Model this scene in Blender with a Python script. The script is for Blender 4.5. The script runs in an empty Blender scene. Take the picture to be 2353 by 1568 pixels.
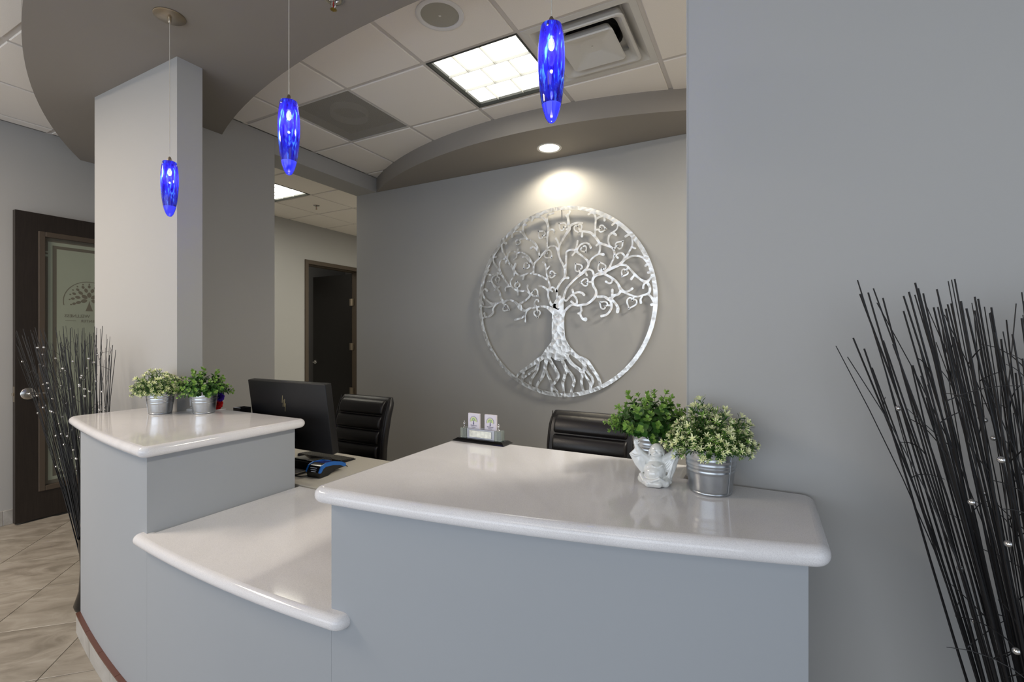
import bpy, bmesh, math, random
from math import sin, cos, pi, radians, sqrt
from mathutils import Vector, Matrix
random.seed(7)
SC = bpy.context.scene
COL = SC.collection

# ---------------------------------------------------------------- camera, world, lights, exposure
CAM_Z = 1.38
cd = bpy.data.cameras.new('camera')
cd.sensor_width = 36.0
cd.lens = 36.0 * 1090.0 / 2353.0
cd.shift_y = -9.0 / 2353.0
cd.clip_start = 0.02
cam = bpy.data.objects.new('camera', cd)
COL.objects.link(cam)
cam.location = (0, 0, CAM_Z)
cam.rotation_euler = (pi / 2, 0, radians(27.8))
SC.camera = cam
SC.view_settings.view_transform = 'Standard'
SC.view_settings.look = 'None'
SC.view_settings.gamma = 1.0
SC.view_settings.use_curve_mapping = False
SC.view_settings.exposure = 0.0

world = bpy.data.worlds.new('daylight')
world.use_nodes = True
SC.world = world
bg = world.node_tree.nodes['Background']
bg.inputs[0].default_value = (0.75, 0.86, 1.0, 1)
bg.inputs[1].default_value = 0.9

def area(name, loc, rot, sx, sy, power, color, spread=180):
    l = bpy.data.lights.new(name, 'AREA')
    l.shape = 'RECTANGLE'; l.size = sx; l.size_y = sy
    l.energy = power; l.color = color; l.spread = radians(spread)
    o = bpy.data.objects.new(name, l); COL.objects.link(o)
    o.location = loc; o.rotation_euler = rot
    return o
# daylight through the shop-front windows behind the camera
area('window_daylight', (-1.0, -3.35, 1.30), (radians(102), 0, 0), 6.4, 2.0, 92, (0.80, 0.885, 1.0))
area('side_window_daylight', (2.75, -1.2, 1.5), (radians(100), 0, radians(90)), 3.2, 2.2, 13, (0.80, 0.885, 1.0))
# recessed ceiling panels over the waiting area behind the camera
area('waiting_ceiling_light', (-0.2, -1.7, 2.93), (0, 0, 0), 1.8, 1.2, 18, (1.0, 0.92, 0.80))
area('waiting_ceiling_light', (-3.9, -0.6, 2.93), (0, 0, 0), 0.6, 1.2, 90, (1.0, 0.86, 0.70))
# fill lamps added out of view behind walls, then the soffit's recessed lamp
area('alcove_fill_light', (0.95, 2.5, 2.93), (0, 0, 0), 0.56, 0.56, 72, (1.0, 0.93, 0.80))  # added behind the right wall to brighten the alcove
area('hall_fill_light', (-2.95, 4.9, 2.93), (0, 0, 0), 1.2, 0.6, 85, (1.0, 0.95, 0.80))  # added, hidden by the back wall, to light the hall
area('room_behind_fill', (-6.3, 3.9, 2.9), (0, 0, 0), 0.5, 0.5, 9, (1.0, 0.92, 0.78))  # added to light the room beyond the hall door
def spot(name, loc, aim, power, color, size, blend, r):
    l = bpy.data.lights.new(name, 'SPOT'); l.energy = power; l.color = color
    l.spot_size = radians(size); l.spot_blend = blend; l.shadow_soft_size = r
    o = bpy.data.objects.new(name, l); COL.objects.link(o); o.location = loc
    o.rotation_euler = (Vector(aim) - Vector(loc)).to_track_quat('-Z', 'Y').to_euler()
    return o
spot('recessed_lamp_light', (-1.434, 3.335, 2.80), (-1.434, 3.42, 0.0), 31, (1.0, 0.88, 0.67), 150, 0.6, 0.05)

# ---------------------------------------------------------------- helpers
def lin(c):
    return tuple((x / 12.92 if x <= 0.04045 else ((x + 0.055) / 1.055) ** 2.4) for x in (v / 255.0 for v in c))

def new_mat(name):
    m = bpy.data.materials.new(name); m.use_nodes = True
    nt = m.node_tree
    return m, nt, nt.nodes['Principled BSDF']

def mat(name, rgb, rough=0.5, metal=0.0, spec=0.5, noise=None, bump=None, coat=0.0, scale=None, emit=None, strength=0.0):
    """plain procedural surface: noise = (scale, amount) colour variation; bump = (scale, strength)"""
    m, nt, p = new_mat(name)
    c = lin(rgb)
    p.inputs['Base Color'].default_value = (*c, 1)
    p.inputs['Roughness'].default_value = rough
    p.inputs['Metallic'].default_value = metal
    p.inputs['Specular IOR Level'].default_value = spec
    p.inputs['Coat Weight'].default_value = coat
    if emit:
        p.inputs['Emission Color'].default_value = (*emit, 1)
        p.inputs['Emission Strength'].default_value = strength
    tc = nt.nodes.new('ShaderNodeTexCoord')
    if noise:
        n = nt.nodes.new('ShaderNodeTexNoise'); n.inputs['Scale'].default_value = noise[0]; n.inputs['Detail'].default_value = 4
        src = tc.outputs['Object']
        if scale:
            mp = nt.nodes.new('ShaderNodeMapping'); mp.inputs['Scale'].default_value = scale
            nt.links.new(src, mp.inputs[0]); src = mp.outputs[0]
        nt.links.new(src, n.inputs['Vector'])
        r = nt.nodes.new('ShaderNodeValToRGB')
        a = noise[1]
        r.color_ramp.elements[0].position = 0.3; r.color_ramp.elements[1].position = 0.7
        r.color_ramp.elements[0].color = (*[max(0, x * (1 - a)) for x in c], 1)
        r.color_ramp.elements[1].color = (*[min(1, x * (1 + a)) for x in c], 1)
        nt.links.new(n.outputs['Fac'], r.inputs[0]); nt.links.new(r.outputs[0], p.inputs['Base Color'])
    if bump:
        n = nt.nodes.new('ShaderNodeTexNoise'); n.inputs['Scale'].default_value = bump[0]; n.inputs['Detail'].default_value = 3
        nt.links.new(tc.outputs['Object'], n.inputs['Vector'])
        b = nt.nodes.new('ShaderNodeBump'); b.inputs['Strength'].default_value = bump[1]; b.inputs['Distance'].default_value = 0.002
        nt.links.new(n.outputs['Fac'], b.inputs['Height']); nt.links.new(b.outputs[0], p.inputs['Normal'])
    return m

class MB:
    """collects shapes; build() links them as one mesh object"""
    def __init__(s):
        s.v = []; s.f = []; s.m = []; s.mi = 0
    def add(s, vs, fs):
        b = len(s.v); s.v += [tuple(v) for v in vs]
        for f in fs:
            s.f.append([b + i for i in f]); s.m.append(s.mi)
        return s
    def box(s, x0, x1, y0, y1, z0, z1, rot=0.0, c=None, bev=0.0):
        if bev > 0:
            return s.bevbox(x0, x1, y0, y1, z0, z1, bev, rot, c)
        vs = [(x, y, z) for z in (z0, z1) for y in (y0, y1) for x in (x0, x1)]
        if rot:
            cx, cy = c or ((x0 + x1) / 2, (y0 + y1) / 2)
            vs = [(cx + (x - cx) * cos(rot) - (y - cy) * sin(rot), cy + (x - cx) * sin(rot) + (y - cy) * cos(rot), z) for x, y, z in vs]
        return s.add(vs, [(0, 2, 3, 1), (4, 5, 7, 6), (0, 1, 5, 4), (2, 6, 7, 3), (0, 4, 6, 2), (1, 3, 7, 5)])
    def bevbox(s, x0, x1, y0, y1, z0, z1, b, rot=0.0, c=None):
        bm = bmesh.new(); bmesh.ops.create_cube(bm, size=1)
        for v in bm.verts:
            v.co = Vector(((x0 + x1) / 2 + v.co.x * (x1 - x0), (y0 + y1) / 2 + v.co.y * (y1 - y0), (z0 + z1) / 2 + v.co.z * (z1 - z0)))
        bmesh.ops.bevel(bm, geom=list(bm.edges), offset=b, segments=3, affect='EDGES', profile=0.5)
        if rot:
            cx, cy = c or ((x0 + x1) / 2, (y0 + y1) / 2)
            for v in bm.verts:
                x, y = v.co.x - cx, v.co.y - cy
                v.co.x = cx + x * cos(rot) - y * sin(rot); v.co.y = cy + x * sin(rot) + y * cos(rot)
        bm.verts.index_update()
        s.add([tuple(v.co) for v in bm.verts], [[v.index for v in f.verts] for f in bm.faces]); bm.free()
        return s
    def prism(s, poly, z0, z1):
        n = len(poly)
        vs = [(x, y, z0) for x, y in poly] + [(x, y, z1) for x, y in poly]
        fs = [list(range(n))[::-1], list(range(n, 2 * n))] + [(i, (i + 1) % n, n + (i + 1) % n, n + i) for i in range(n)]
        return s.add(vs, fs)
    def loft(s, rings, cap=(True, True), closed=True):
        n = len(rings[0]); vs = [p for r in rings for p in r]; fs = []
        for k in range(len(rings) - 1):
            for i in range(n if closed else n - 1):
                j = (i + 1) % n
                fs.append((k * n + i, k * n + j, (k + 1) * n + j, (k + 1) * n + i))
        if cap[0]: fs.append(list(range(n))[::-1])
        if cap[1]: fs.append([(len(rings) - 1) * n + i for i in range(n)])
        return s.add(vs, fs)
    def lathe(s, prof, n=32, c=(0, 0, 0), cap=(True, True), ax=None):
        """prof = [(radius, z)]"""
        rings = []
        for r, z in prof:
            ring = [Vector((r * cos(2 * pi * i / n), r * sin(2 * pi * i / n), z)) for i in range(n)]
            if ax is not None: ring = [ax @ p for p in ring]
            rings.append([tuple(p + Vector(c)) for p in ring])
        return s.loft(rings, cap)
    def tube(s, pts, r, n=8, cap=True):
        pts = [Vector(p) for p in pts]; rings = []
        rr = r if isinstance(r, (list, tuple)) else [r] * len(pts)
        t0 = (pts[1] - pts[0]).normalized()
        u = t0.orthogonal().normalized()
        for i, p in enumerate(pts):
            a = pts[max(0, i - 1)]; b = pts[min(len(pts) - 1, i + 1)]
            t = (b - a).normalized() if (b - a).length > 1e-9 else t0
            u = (u - t * u.dot(t)); u = u.normalized() if u.length > 1e-6 else t.orthogonal().normalized()
            w = t.cross(u)
            rings.append([tuple(p + (u * cos(2 * pi * k / n) + w * sin(2 * pi * k / n)) * rr[i]) for k in range(n)])
        return s.loft(rings, (cap, cap))
    def sphere(s, c, r, nu=16, nv=10, sc=(1, 1, 1)):
        vs = [(c[0], c[1], c[2] - r * sc[2])]
        for j in range(1, nv):
            a = -pi / 2 + pi * j / nv
            vs += [(c[0] + r * cos(a) * cos(2 * pi * i / nu) * sc[0], c[1] + r * cos(a) * sin(2 * pi * i / nu) * sc[1], c[2] + r * sin(a) * sc[2]) for i in range(nu)]
        vs.append((c[0], c[1], c[2] + r * sc[2])); fs = []
        for i in range(nu):
            fs.append((0, 1 + (i + 1) % nu, 1 + i))
            fs.append((len(vs) - 1, 1 + (nv - 2) * nu + i, 1 + (nv - 2) * nu + (i + 1) % nu))
            for j in range(nv - 2):
                a = 1 + j * nu + i; b = 1 + j * nu + (i + 1) % nu
                fs.append((a, b, b + nu, a + nu))
        return s.add(vs, fs)
    def xform(s, M, start=0):
        for i in range(start, len(s.v)): s.v[i] = tuple(M @ Vector(s.v[i]))
        return s
    def mesh(s, name, mats, smooth=False, angle=40):
        me = bpy.data.meshes.new(name); me.from_pydata(s.v, [], s.f)
        ms = mats if isinstance(mats, (list, tuple)) else [mats]
        for m in ms: me.materials.append(m)
        if len(ms) > 1: me.polygons.foreach_set('material_index', s.m)
        bm = bmesh.new(); bm.from_mesh(me); bmesh.ops.recalc_face_normals(bm, faces=bm.faces); bm.to_mesh(me); bm.free()
        if smooth:
            me.polygons.foreach_set('use_smooth', [True] * len(me.polygons))
            me.set_sharp_from_angle(angle=radians(angle))
        me.update()
        return me
    def build(s, name, mats, parent=None, smooth=False, angle=40, loc=None, rot=None):
        return link(name, s.mesh(name, mats, smooth, angle), parent, loc, rot)

def link(name, me, parent=None, loc=None, rot=None):
    o = bpy.data.objects.new(name, me); COL.objects.link(o)
    if parent is not None: o.parent = parent
    if loc is not None: o.location = loc
    if rot is not None: o.rotation_euler = rot
    return o

def tag(o, label=None, cat=None, group=None, kind=None):
    if label: o['label'] = label
    if cat: o['category'] = cat
    if group: o['group'] = group
    if kind: o['kind'] = kind
    return o

def thing(name, label, cat, loc=(0, 0, 0), rotz=0.0, group=None, kind=None):
    o = bpy.data.objects.new(name, None); COL.objects.link(o)
    o.location = loc; o.rotation_euler = (0, 0, rotz); o.empty_display_size = 0.05
    return tag(o, label, cat, group, kind)

def copy_tree(o, parent=None):
    c = o.copy(); COL.objects.link(c); c.parent = parent
    for ch in list(o.children): copy_tree(ch, c)
    return c

def roundrect(hx, hy, r, n=5, cx=0, cy=0):
    pts = []
    for k, (sx, sy) in enumerate(((1, 1), (-1, 1), (-1, -1), (1, -1))):
        for i in range(n + 1):
            a = pi / 2 * k + pi / 2 * i / n
            pts.append((cx + sx * (hx - r) + r * cos(a), cy + sy * (hy - r) + r * sin(a)))
    return pts

def text_mb(txt, size, depth=0.0004, align='CENTER'):
    cu = bpy.data.curves.new('lettering', 'FONT'); cu.body = txt; cu.size = size; cu.align_x = align
    cu.extrude = depth / 2; cu.resolution_u = 2
    o = bpy.data.objects.new('lettering', cu); COL.objects.link(o)
    dg = bpy.context.evaluated_depsgraph_get(); me = bpy.data.meshes.new_from_object(o.evaluated_get(dg))
    mb = MB(); mb.add([v.co[:] for v in me.vertices], [list(p.vertices) for p in me.polygons])
    bpy.data.objects.remove(o); bpy.data.meshes.remove(me)
    return mb

# ---------------------------------------------------------------- materials
PAINT = mat('wall_paint', (171, 170, 168), 0.62, spec=0.35, noise=(1.3, 0.015), bump=(260, 0.05))
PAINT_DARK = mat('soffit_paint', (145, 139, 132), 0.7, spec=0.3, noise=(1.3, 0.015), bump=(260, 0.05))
PAINT_DESK = mat('counter_paint', (158, 162, 167), 0.6, spec=0.35, noise=(1.7, 0.015), bump=(260, 0.05))
TILE_WHITE = mat('ceiling_tile_face', (238, 233, 227), 0.9, spec=0.1, noise=(420, 0.05), bump=(500, 0.25))
TBAR = mat('ceiling_grid_metal', (205, 200, 196), 0.5, spec=0.4)
PLENUM = mat('plenum_dark', (110, 106, 100), 0.9)
DARKWOOD = mat('espresso_door', (40, 34, 30), 0.42, spec=0.4, noise=(9, 0.18), scale=(14, 14, 1.0))
BRONZE = mat('bronze_frame', (84, 74, 64), 0.45, spec=0.4, metal=0.2)
FLOORTILE = None

def stone_mat(name, a, b, c, rough=0.42):
    m, nt, p = new_mat(name)
    N = nt.nodes.new
    tc = N('ShaderNodeTexCoord'); oi = N('ShaderNodeObjectInfo')
    mp = N('ShaderNodeMapping'); mp.inputs['Scale'].default_value = (1.0, 2.3, 1.0)
    mul = N('ShaderNodeVectorMath'); mul.operation = 'SCALE'; mul.inputs['Scale'].default_value = 37.0
    cmb = N('ShaderNodeCombineXYZ')
    for i in range(3): nt.links.new(oi.outputs['Random'], cmb.inputs[i])
    nt.links.new(cmb.outputs[0], mul.inputs[0])
    add = N('ShaderNodeVectorMath'); add.operation = 'ADD'
    nt.links.new(tc.outputs['Object'], mp.inputs[0]); nt.links.new(mp.outputs[0], add.inputs[0]); nt.links.new(mul.outputs[0], add.inputs[1])
    n = N('ShaderNodeTexNoise'); n.inputs['Scale'].default_value = 3.6; n.inputs['Detail'].default_value = 8; n.inputs['Distortion'].default_value = 1.3
    n.inputs['Roughness'].default_value = 0.62
    nt.links.new(add.outputs[0], n.inputs['Vector'])
    r = N('ShaderNodeValToRGB'); e = r.color_ramp.elements
    e[0].position = 0.33; e[0].color = (*lin(a), 1); e[1].position = 0.72; e[1].color = (*lin(c), 1)
    k = e.new(0.52); k.color = (*lin(b), 1)
    nt.links.new(n.outputs['Fac'], r.inputs[0]); nt.links.new(r.outputs[0], p.inputs['Base Color'])
    p.inputs['Roughness'].default_value = rough
    return m
FLOORTILE = stone_mat('stone_floor_tile', (124, 117, 107), (148, 141, 131), (166, 160, 151))
BASETILE = stone_mat('stone_base_tile', (150, 146, 140), (168, 165, 160), (184, 181, 177), 0.5)
GROUT = mat('floor_grout', (150, 143, 132), 0.9)
BASETRIM = mat('copper_trim', (124, 84, 72), 0.35, metal=0.6)

def quartz():
    m, nt, p = new_mat('white_quartz'); N = nt.nodes.new
    tc = N('ShaderNodeTexCoord')
    n = N('ShaderNodeTexNoise'); n.inputs['Scale'].default_value = 900; n.inputs['Detail'].default_value = 2
    nt.links.new(tc.outputs['Object'], n.inputs['Vector'])
    r = N('ShaderNodeValToRGB'); e = r.color_ramp.elements
    e[0].position = 0.36; e[0].color = (*lin((216, 214, 216)), 1); e[1].position = 0.56; e[1].color = (*lin((236, 234, 235)), 1)
    nt.links.new(n.outputs['Fac'], r.inputs[0])
    n2 = N('ShaderNodeTexNoise'); n2.inputs['Scale'].default_value = 1.6; n2.inputs['Detail'].default_value = 5; n2.inputs['Distortion'].default_value = 2
    nt.links.new(tc.outputs['Object'], n2.inputs['Vector'])
    r2 = N('ShaderNodeValToRGB'); r2.color_ramp.elements[0].position = 0.42; r2.color_ramp.elements[0].color = (0.93, 0.93, 0.93, 1)
    r2.color_ramp.elements[1].position = 0.58; r2.color_ramp.elements[1].color = (1, 1, 1, 1)
    nt.links.new(n2.outputs['Fac'], r2.inputs[0])
    mx = N('ShaderNodeMix'); mx.data_type = 'RGBA'; mx.blend_type = 'MULTIPLY'; mx.inputs[0].default_value = 1
    nt.links.new(r.outputs[0], mx.inputs[6]); nt.links.new(r2.outputs[0], mx.inputs[7]); nt.links.new(mx.outputs[2], p.inputs['Base Color'])
    p.inputs['Roughness'].default_value = 0.085
    p.inputs['Specular IOR Level'].default_value = 0.38
    return m
QUARTZ = quartz()
DESKTOP = mat('desk_laminate', (208, 202, 190), 0.35, noise=(300, 0.04))
CHROME = mat('satin_chrome', (205, 203, 200), 0.22, metal=1.0)
NICKEL = mat('brushed_nickel', (176, 164, 146), 0.34, metal=1.0)
GALV = mat('galvanised_steel', (188, 192, 196), 0.3, metal=1.0, noise=(60, 0.06), bump=(90, 0.05))
BLACK_PLASTIC = mat('black_plastic', (16, 16, 19), 0.45, spec=0.35)
BLACK_GLOSS = mat('black_gloss', (12, 12, 13), 0.12)
LEATHER = mat('black_leather', (24, 22, 24), 0.38, spec=0.5, bump=(170, 0.25))
WHITE_PLASTIC = mat('white_plastic', (226, 226, 228), 0.4)
WHITE_METAL = mat('white_enamel', (214, 212, 208), 0.45)
LIT = mat('lit_acrylic', (255, 255, 250), 0.5, emit=(1.0, 0.97, 0.88), strength=3.4)
LIT_HALL = mat('lit_acrylic_hall', (255, 255, 250), 0.5, emit=(1.0, 0.96, 0.84), strength=11.0)
LIT_WARM = mat('lit_lamp', (255, 250, 240), 0.5, emit=(1.0, 0.93, 0.8), strength=5.0)

# ---------------------------------------------------------------- the room shell
CEIL = 2.968; SOF = 2.822
YW = 1.352; YB = 3.55
def struct(name, mb, m, **k):
    return tag(mb.build(name, m, **k), kind='structure')

fl = struct('floor', MB().box(-7.0, 3.0, -3.6, 6.6, -0.12, -0.006), GROUT)
cl = struct('ceiling', MB().box(-7.0, 3.0, -3.6, 6.6, CEIL + 0.14, CEIL + 0.2), PLENUM)

W = {}
# back wall that carries the metal tree
struct('wall_back', MB().box(-3.667, 2.9, YB, YB + 0.12, 0, CEIL), PAINT)
# short wall the left counter runs into, and the wall running back from it with the beam over the hall opening
struct('wall_stub', MB().box(-3.548, -2.657, YW, YW + 0.125, 0, CEIL), PAINT)
struct('wall_side', MB().box(-3.667, -3.40, YW + 0.126, 2.435, 0, CEIL), PAINT)
struct('wall_beam', MB().box(-3.667, -3.40, 2.436, YB - 0.001, SOF, CEIL), PAINT)
# wall on the right of the counter
struct('wall_right', MB().box(-0.178, 2.9, YW, YW + 0.125, 0, CEIL), PAINT)
struct('wall_far', MB().box(-5.03, -4.91, -3.5, 2.299, 0, CEIL), PAINT)
struct('wall_partition', MB().box(-5.74, -3.668, 2.30, 2.43, 0, CEIL), PAINT)
# hall wall with its doorway (opening 4.545 .. 5.43, 2.40 high)
hw = MB().box(-5.74, -5.62, 2.431, 4.53, 0, CEIL); hw.box(-5.74, -5.62, 5.46, 6.5, 0, CEIL); hw.box(-5.74, -5.62, 4.53, 5.46, 2.42, CEIL)
struct('wall_hall', hw, PAINT)
struct('wall_hall_end', MB().box(-6.9, 2.9, 6.4, 6.5, 0, CEIL), PAINT)
struct('wall_room_side', MB().box(-6.9, -5.741, 2.9, 3.0, 0, CEIL), PAINT)
struct('wall_room_behind', MB().box(-6.98, -6.9, 3.0, 6.6, 0, CEIL), PAINT)
# wall behind the camera with its window openings
rw = MB().box(-5.0, 2.9, -3.55, -3.45, 0, 0.28); rw.box(-5.0, 2.9, -3.55, -3.45, 2.62, CEIL)
for x in (-5.0, -2.75, -0.55, 2.15): rw.box(x, x + 0.16 + (0.5 if x > 2 else 0), -3.55, -3.45, 0.28, 2.62)
struct('wall_rear', rw, PAINT)
re_ = MB().box(2.9, 3.0, -3.55, -2.9, 0, CEIL); re_.box(2.9, 3.0, 0.5, 6.5, 0, CEIL); re_.box(2.9, 3.0, -2.9, 0.5, 0, 0.4); re_.box(2.9, 3.0, -2.9, 0.5, 2.6, CEIL)
struct('wall_east', re_, PAINT)

# dropped soffits: the curved band over the counter, and the curved niche over the tree
def arc(cx, cy, R, x0, x1, n, sgn=-1):
    return [(x0 + (x1 - x0) * i / n, cy + sgn * sqrt(R * R - (x0 + (x1 - x0) * i / n - cx) ** 2)) for i in range(n + 1)]
outer = arc(-1.25, 7.04, 6.41, -5.6, 2.9, 72)
outer = [(x, y) for x, y in outer if x > -4.93]
outer = [(-4.93, 7.04 - sqrt(6.41 ** 2 - 3.68 ** 2))] + outer
inner = arc(-1.25, 7.40, 5.79, 2.9, -3.52, 48)
band = MB().prism(outer + inner + [(-3.52, 2.32), (-4.93, 2.32)], SOF, CEIL + 0.005)
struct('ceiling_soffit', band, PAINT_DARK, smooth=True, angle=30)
niche = arc(-1.55, 6.285, 3.3, -3.398, 0.6, 48)
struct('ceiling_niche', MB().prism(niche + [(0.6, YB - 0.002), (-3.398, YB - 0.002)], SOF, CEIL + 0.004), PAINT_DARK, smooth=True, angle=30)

# ceiling tiles hung in their grid
P_ = 0.61
def tiles(x0, x1, y0, y1, gx, gy, skip=(), parent=cl):
    i0 = math.floor((x0 - gx) / P_); i1 = math.ceil((x1 - gx) / P_)
    j0 = math.floor((y0 - gy) / P_); j1 = math.ceil((y1 - gy) / P_)
    for i in range(i0, i1):
        for j in range(j0, j1):
            if (i, j) in skip: continue
            a, b = gx + i * P_, gy + j * P_
            X0, X1 = max(a + 0.013, x0), min(a + P_ - 0.013, x1)
            Y0, Y1 = max(b + 0.013, y0), min(b + P_ - 0.013, y1)
            if X1 - X0 < 0.03 or Y1 - Y0 < 0.03: continue
            m = MB()
            r0 = [(X0, Y0, CEIL + 0.01), (X1, Y0, CEIL + 0.01), (X1, Y1, CEIL + 0.01), (X0, Y1, CEIL + 0.01)]
            r1 = [(x, y, CEIL - 0.003) for x, y, z in r0]
            e = 0.004
            r2 = [(X0 + e, Y0 + e, CEIL - 0.006), (X1 - e, Y0 + e, CEIL - 0.006), (X1 - e, Y1 - e, CEIL - 0.006), (X0 + e, Y1 - e, CEIL - 0.006)]
            m.loft([r0, r1, r2]).build('ceiling_tile', TILE_WHITE, parent)
    for i in range(i0, i1 + 1):
        a = gx + i * P_
        if x0 <= a <= x1: MB().box(a - 0.012, a + 0.012, y0, y1, CEIL + 0.001, CEIL + 0.011).build('grid_bar', TBAR, parent)
    for j in range(j0, j1 + 1):
        b = gy + j * P_
        if y0 <= b <= y1: MB().box(x0, x1, b - 0.012, b + 0.012, CEIL + 0.0005, CEIL + 0.0105).build('grid_bar', TBAR, parent)
GX, GY = -2.346, 2.193
tiles(-3.40, 0.7, 1.50, YB, GX, GY, skip={(1, 0), (2, 0), (-1, 0)})
tiles(-4.91, -2.0, -2.2, 1.75, GX, GY)
tiles(-5.62, -3.67, 2.44, 6.4, -4.44, 3.63, skip={(-1, -1)})
# a thin wall angle where tiles meet the walls
tr = MB().box(-3.399, -3.385, 1.6, YB, CEIL - 0.006, CEIL); tr.box(-4.909, -4.895, -3.4, 2.0, CEIL - 0.006, CEIL)
struct('trim_1', tr, TBAR)

# floor tiles laid on the diagonal, and stone base tiles along the walls
T_ = 0.43; s2 = sqrt(0.5)
for i in range(-12, 3):
    for j in range(-14, 3):
        u = -1.26 + (i + 0.5) * T_; v = -2.39 + (j + 0.5) * T_
        x, y = (u + v) * s2, (u - v) * s2
        if not (-4.9 < x < 1.8 and -1.9 < y < 3.0): continue
        if x > -2.2 and y > 1.15: continue
        h = T_ / 2 - 0.0014; e = 0.0015
        if x - 0.31 < -4.91: pass
        r0 = [(-h, -h, -0.0055), (h, -h, -0.0055), (h, h, -0.0055), (-h, h, -0.0055)]
        r1 = [(a, b, -0.001) for a, b, c in r0]; r2 = [(a * (1 - e / h), b * (1 - e / h), 0.0) for a, b, c in r0]
        MB().loft([r0, r1, r2]).build('floor_tile', FLOORTILE, fl, loc=(x, y, 0), rot=(0, 0, pi / 4))
bb = thing('baseboard_far', None, None, kind='structure')
y = -3.4
while y < 2.3:
    MB().box(-4.9095, -4.898, y + 0.001, min(y + 0.429, 2.325), 0.0005, 0.108, bev=0.002).build('base_tile', BASETILE, bb); y += 0.43
bb2 = thing('baseboard_stub', None, None, kind='structure')
x = -3.555
while x < -2.9:
    MB().box(x + 0.001, min(x + 0.3, -2.9), YW - 0.011, YW - 0.0005, 0.0005, 0.108).build('base_tile', BASETILE, bb2); x += 0.301
bb3 = thing('baseboard_right', None, None, kind='structure')
x = 0.09
while x < 2.8:
    MB().box(x + 0.001, x + 0.429, YW - 0.011, YW - 0.0005, 0.0005, 0.108).build('base_tile', BASETILE, bb3); x += 0.43
# corner bead on the end of the right wall
struct('trim_2', MB().box(-0.1805, -0.1775, YW - 0.0015, YW + 0.125, 1.006, CEIL - 0.01), PAINT)
# ---------------------------------------------------------------- reception counter
def fY(x):
    u = x + 1.3
    return 0.828 + 0.09 * u * u + 0.008 * u ** 3
def front(x0, x1, off, n=20):
    return [(x0 + (x1 - x0) * i / n, fY(x0 + (x1 - x0) * i / n) + off) for i in range(n + 1)]

def round_corners(poly, r, n=6):
    out = []; N_ = len(poly)
    for i in range(N_):
        p = Vector(poly[i]); a = Vector(poly[i - 1]) - p; b = Vector(poly[(i + 1) % N_]) - p
        la, lb = a.length, b.length; a.normalize(); b.normalize()
        ang = a.angle(b)
        if ang > radians(155) or ri(r, i) == 0: out.append(tuple(p)); continue
        rr = ri(r, i); d = min(rr / math.tan(ang / 2), la * 0.49, lb * 0.49)
        p0, p1 = p + a * d, p + b * d
        rad_ = d * math.tan(ang / 2); ctr = p + (a + b).normalized() * (rad_ / sin(ang / 2)); q0, q1 = p0 - ctr, p1 - ctr
        tot = (math.atan2(q1.y, q1.x) - math.atan2(q0.y, q0.x) + pi) % (2 * pi) - pi
        for k in range(n + 1):
            t = k / n
            th_ = tot * t; out.append((ctr.x + q0.x * cos(th_) - q0.y * sin(th_), ctr.y + q0.x * sin(th_) + q0.y * cos(th_)))
    return out
def ri(r, i): return r.get(i, 0) if isinstance(r, dict) else r

def offset_poly(poly, d):
    """inwards for a counter-clockwise outline, mitred"""
    out = []; n = len(poly)
    for i in range(n):
        p = Vector(poly[i]); a = (p - Vector(poly[i - 1])).normalized(); b = (Vector(poly[(i + 1) % n]) - p).normalized()
        na, nb = Vector((-a.y, a.x)), Vector((-b.y, b.x))
        m = (na + nb)
        m = m / max(0.35, m.dot(na)) if m.length > 1e-6 else na
        out.append(tuple(p + m * d))
    return out

def slab(poly, z0, z1, name, m, parent=None):
    r = (z1 - z0) / 2; zc = (z0 + z1) / 2; rings = []
    for k in range(13):
        a = -pi / 2 + pi * k / 12
        q = offset_poly(poly, r * (1 - cos(a)))
        rings.append([(x, y, zc + r * sin(a)) for x, y in q])
    mb = MB().loft(rings, (True, True))
    o = mb.build(name, m, parent, smooth=True, angle=50)
    for p in o.data.polygons:
        if len(p.vertices) > 4: p.use_smooth = False
    return o

desk = thing('reception_counter', 'blue-grey painted curved reception counter body below the white stone tops', 'counter', (0, 0, 0))
ZT = 1.002
lt = front(-2.83, -1.909, 0.015) + [(-1.909, 1.47), (-2.6555, 1.47), (-2.6555, YW - 0.001), (-2.83, YW - 0.001)]
MB().prism(lt, 0.0005, 0.9615).build('left_block', PAINT_DESK, desk, smooth=True, angle=25)
rt = front(-0.969, 0.076, 0.015) + [(0.076, YW - 0.001), (-0.1795, YW - 0.001), (-0.1795, 1.455), (-0.969, 1.455)]
MB().prism(rt, 0.0005, 0.9615).build('right_block', PAINT_DESK, desk, smooth=True, angle=25)
mw = front(-1.9085, -0.9695, 0.015) + front(-1.9085, -0.9695, 0.13)[::-1]
MB().prism(mw, 0.0005, 0.6495).build('low_front', PAINT_DESK, desk, smooth=True, angle=25)
# stone skirting tiles with their copper strip along the curved foot
def curved_piece(x0, x1, y_out, y_in, z0, z1, n=5):
    return MB().prism(front(x0, x1, y_out, n) + front(x0, x1, y_in, n)[::-1], z0, z1)
x = -2.832
while x < 0.07:
    x1 = min(x + 0.298, 0.076)
    curved_piece(x, x1 - 0.002, -0.001, 0.0145, 0.0005, 0.085).build('skirting_tile', BASETILE, desk); x += 0.298
x = -2.832
while x < 0.07:
    x1 = min(x + 0.221, 0.076)
    curved_piece(x, x1 - 0.0015, -0.0025, 0.0145, 0.0855, 0.092).build('skirting_strip', BASETRIM, desk); x += 0.221

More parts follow.
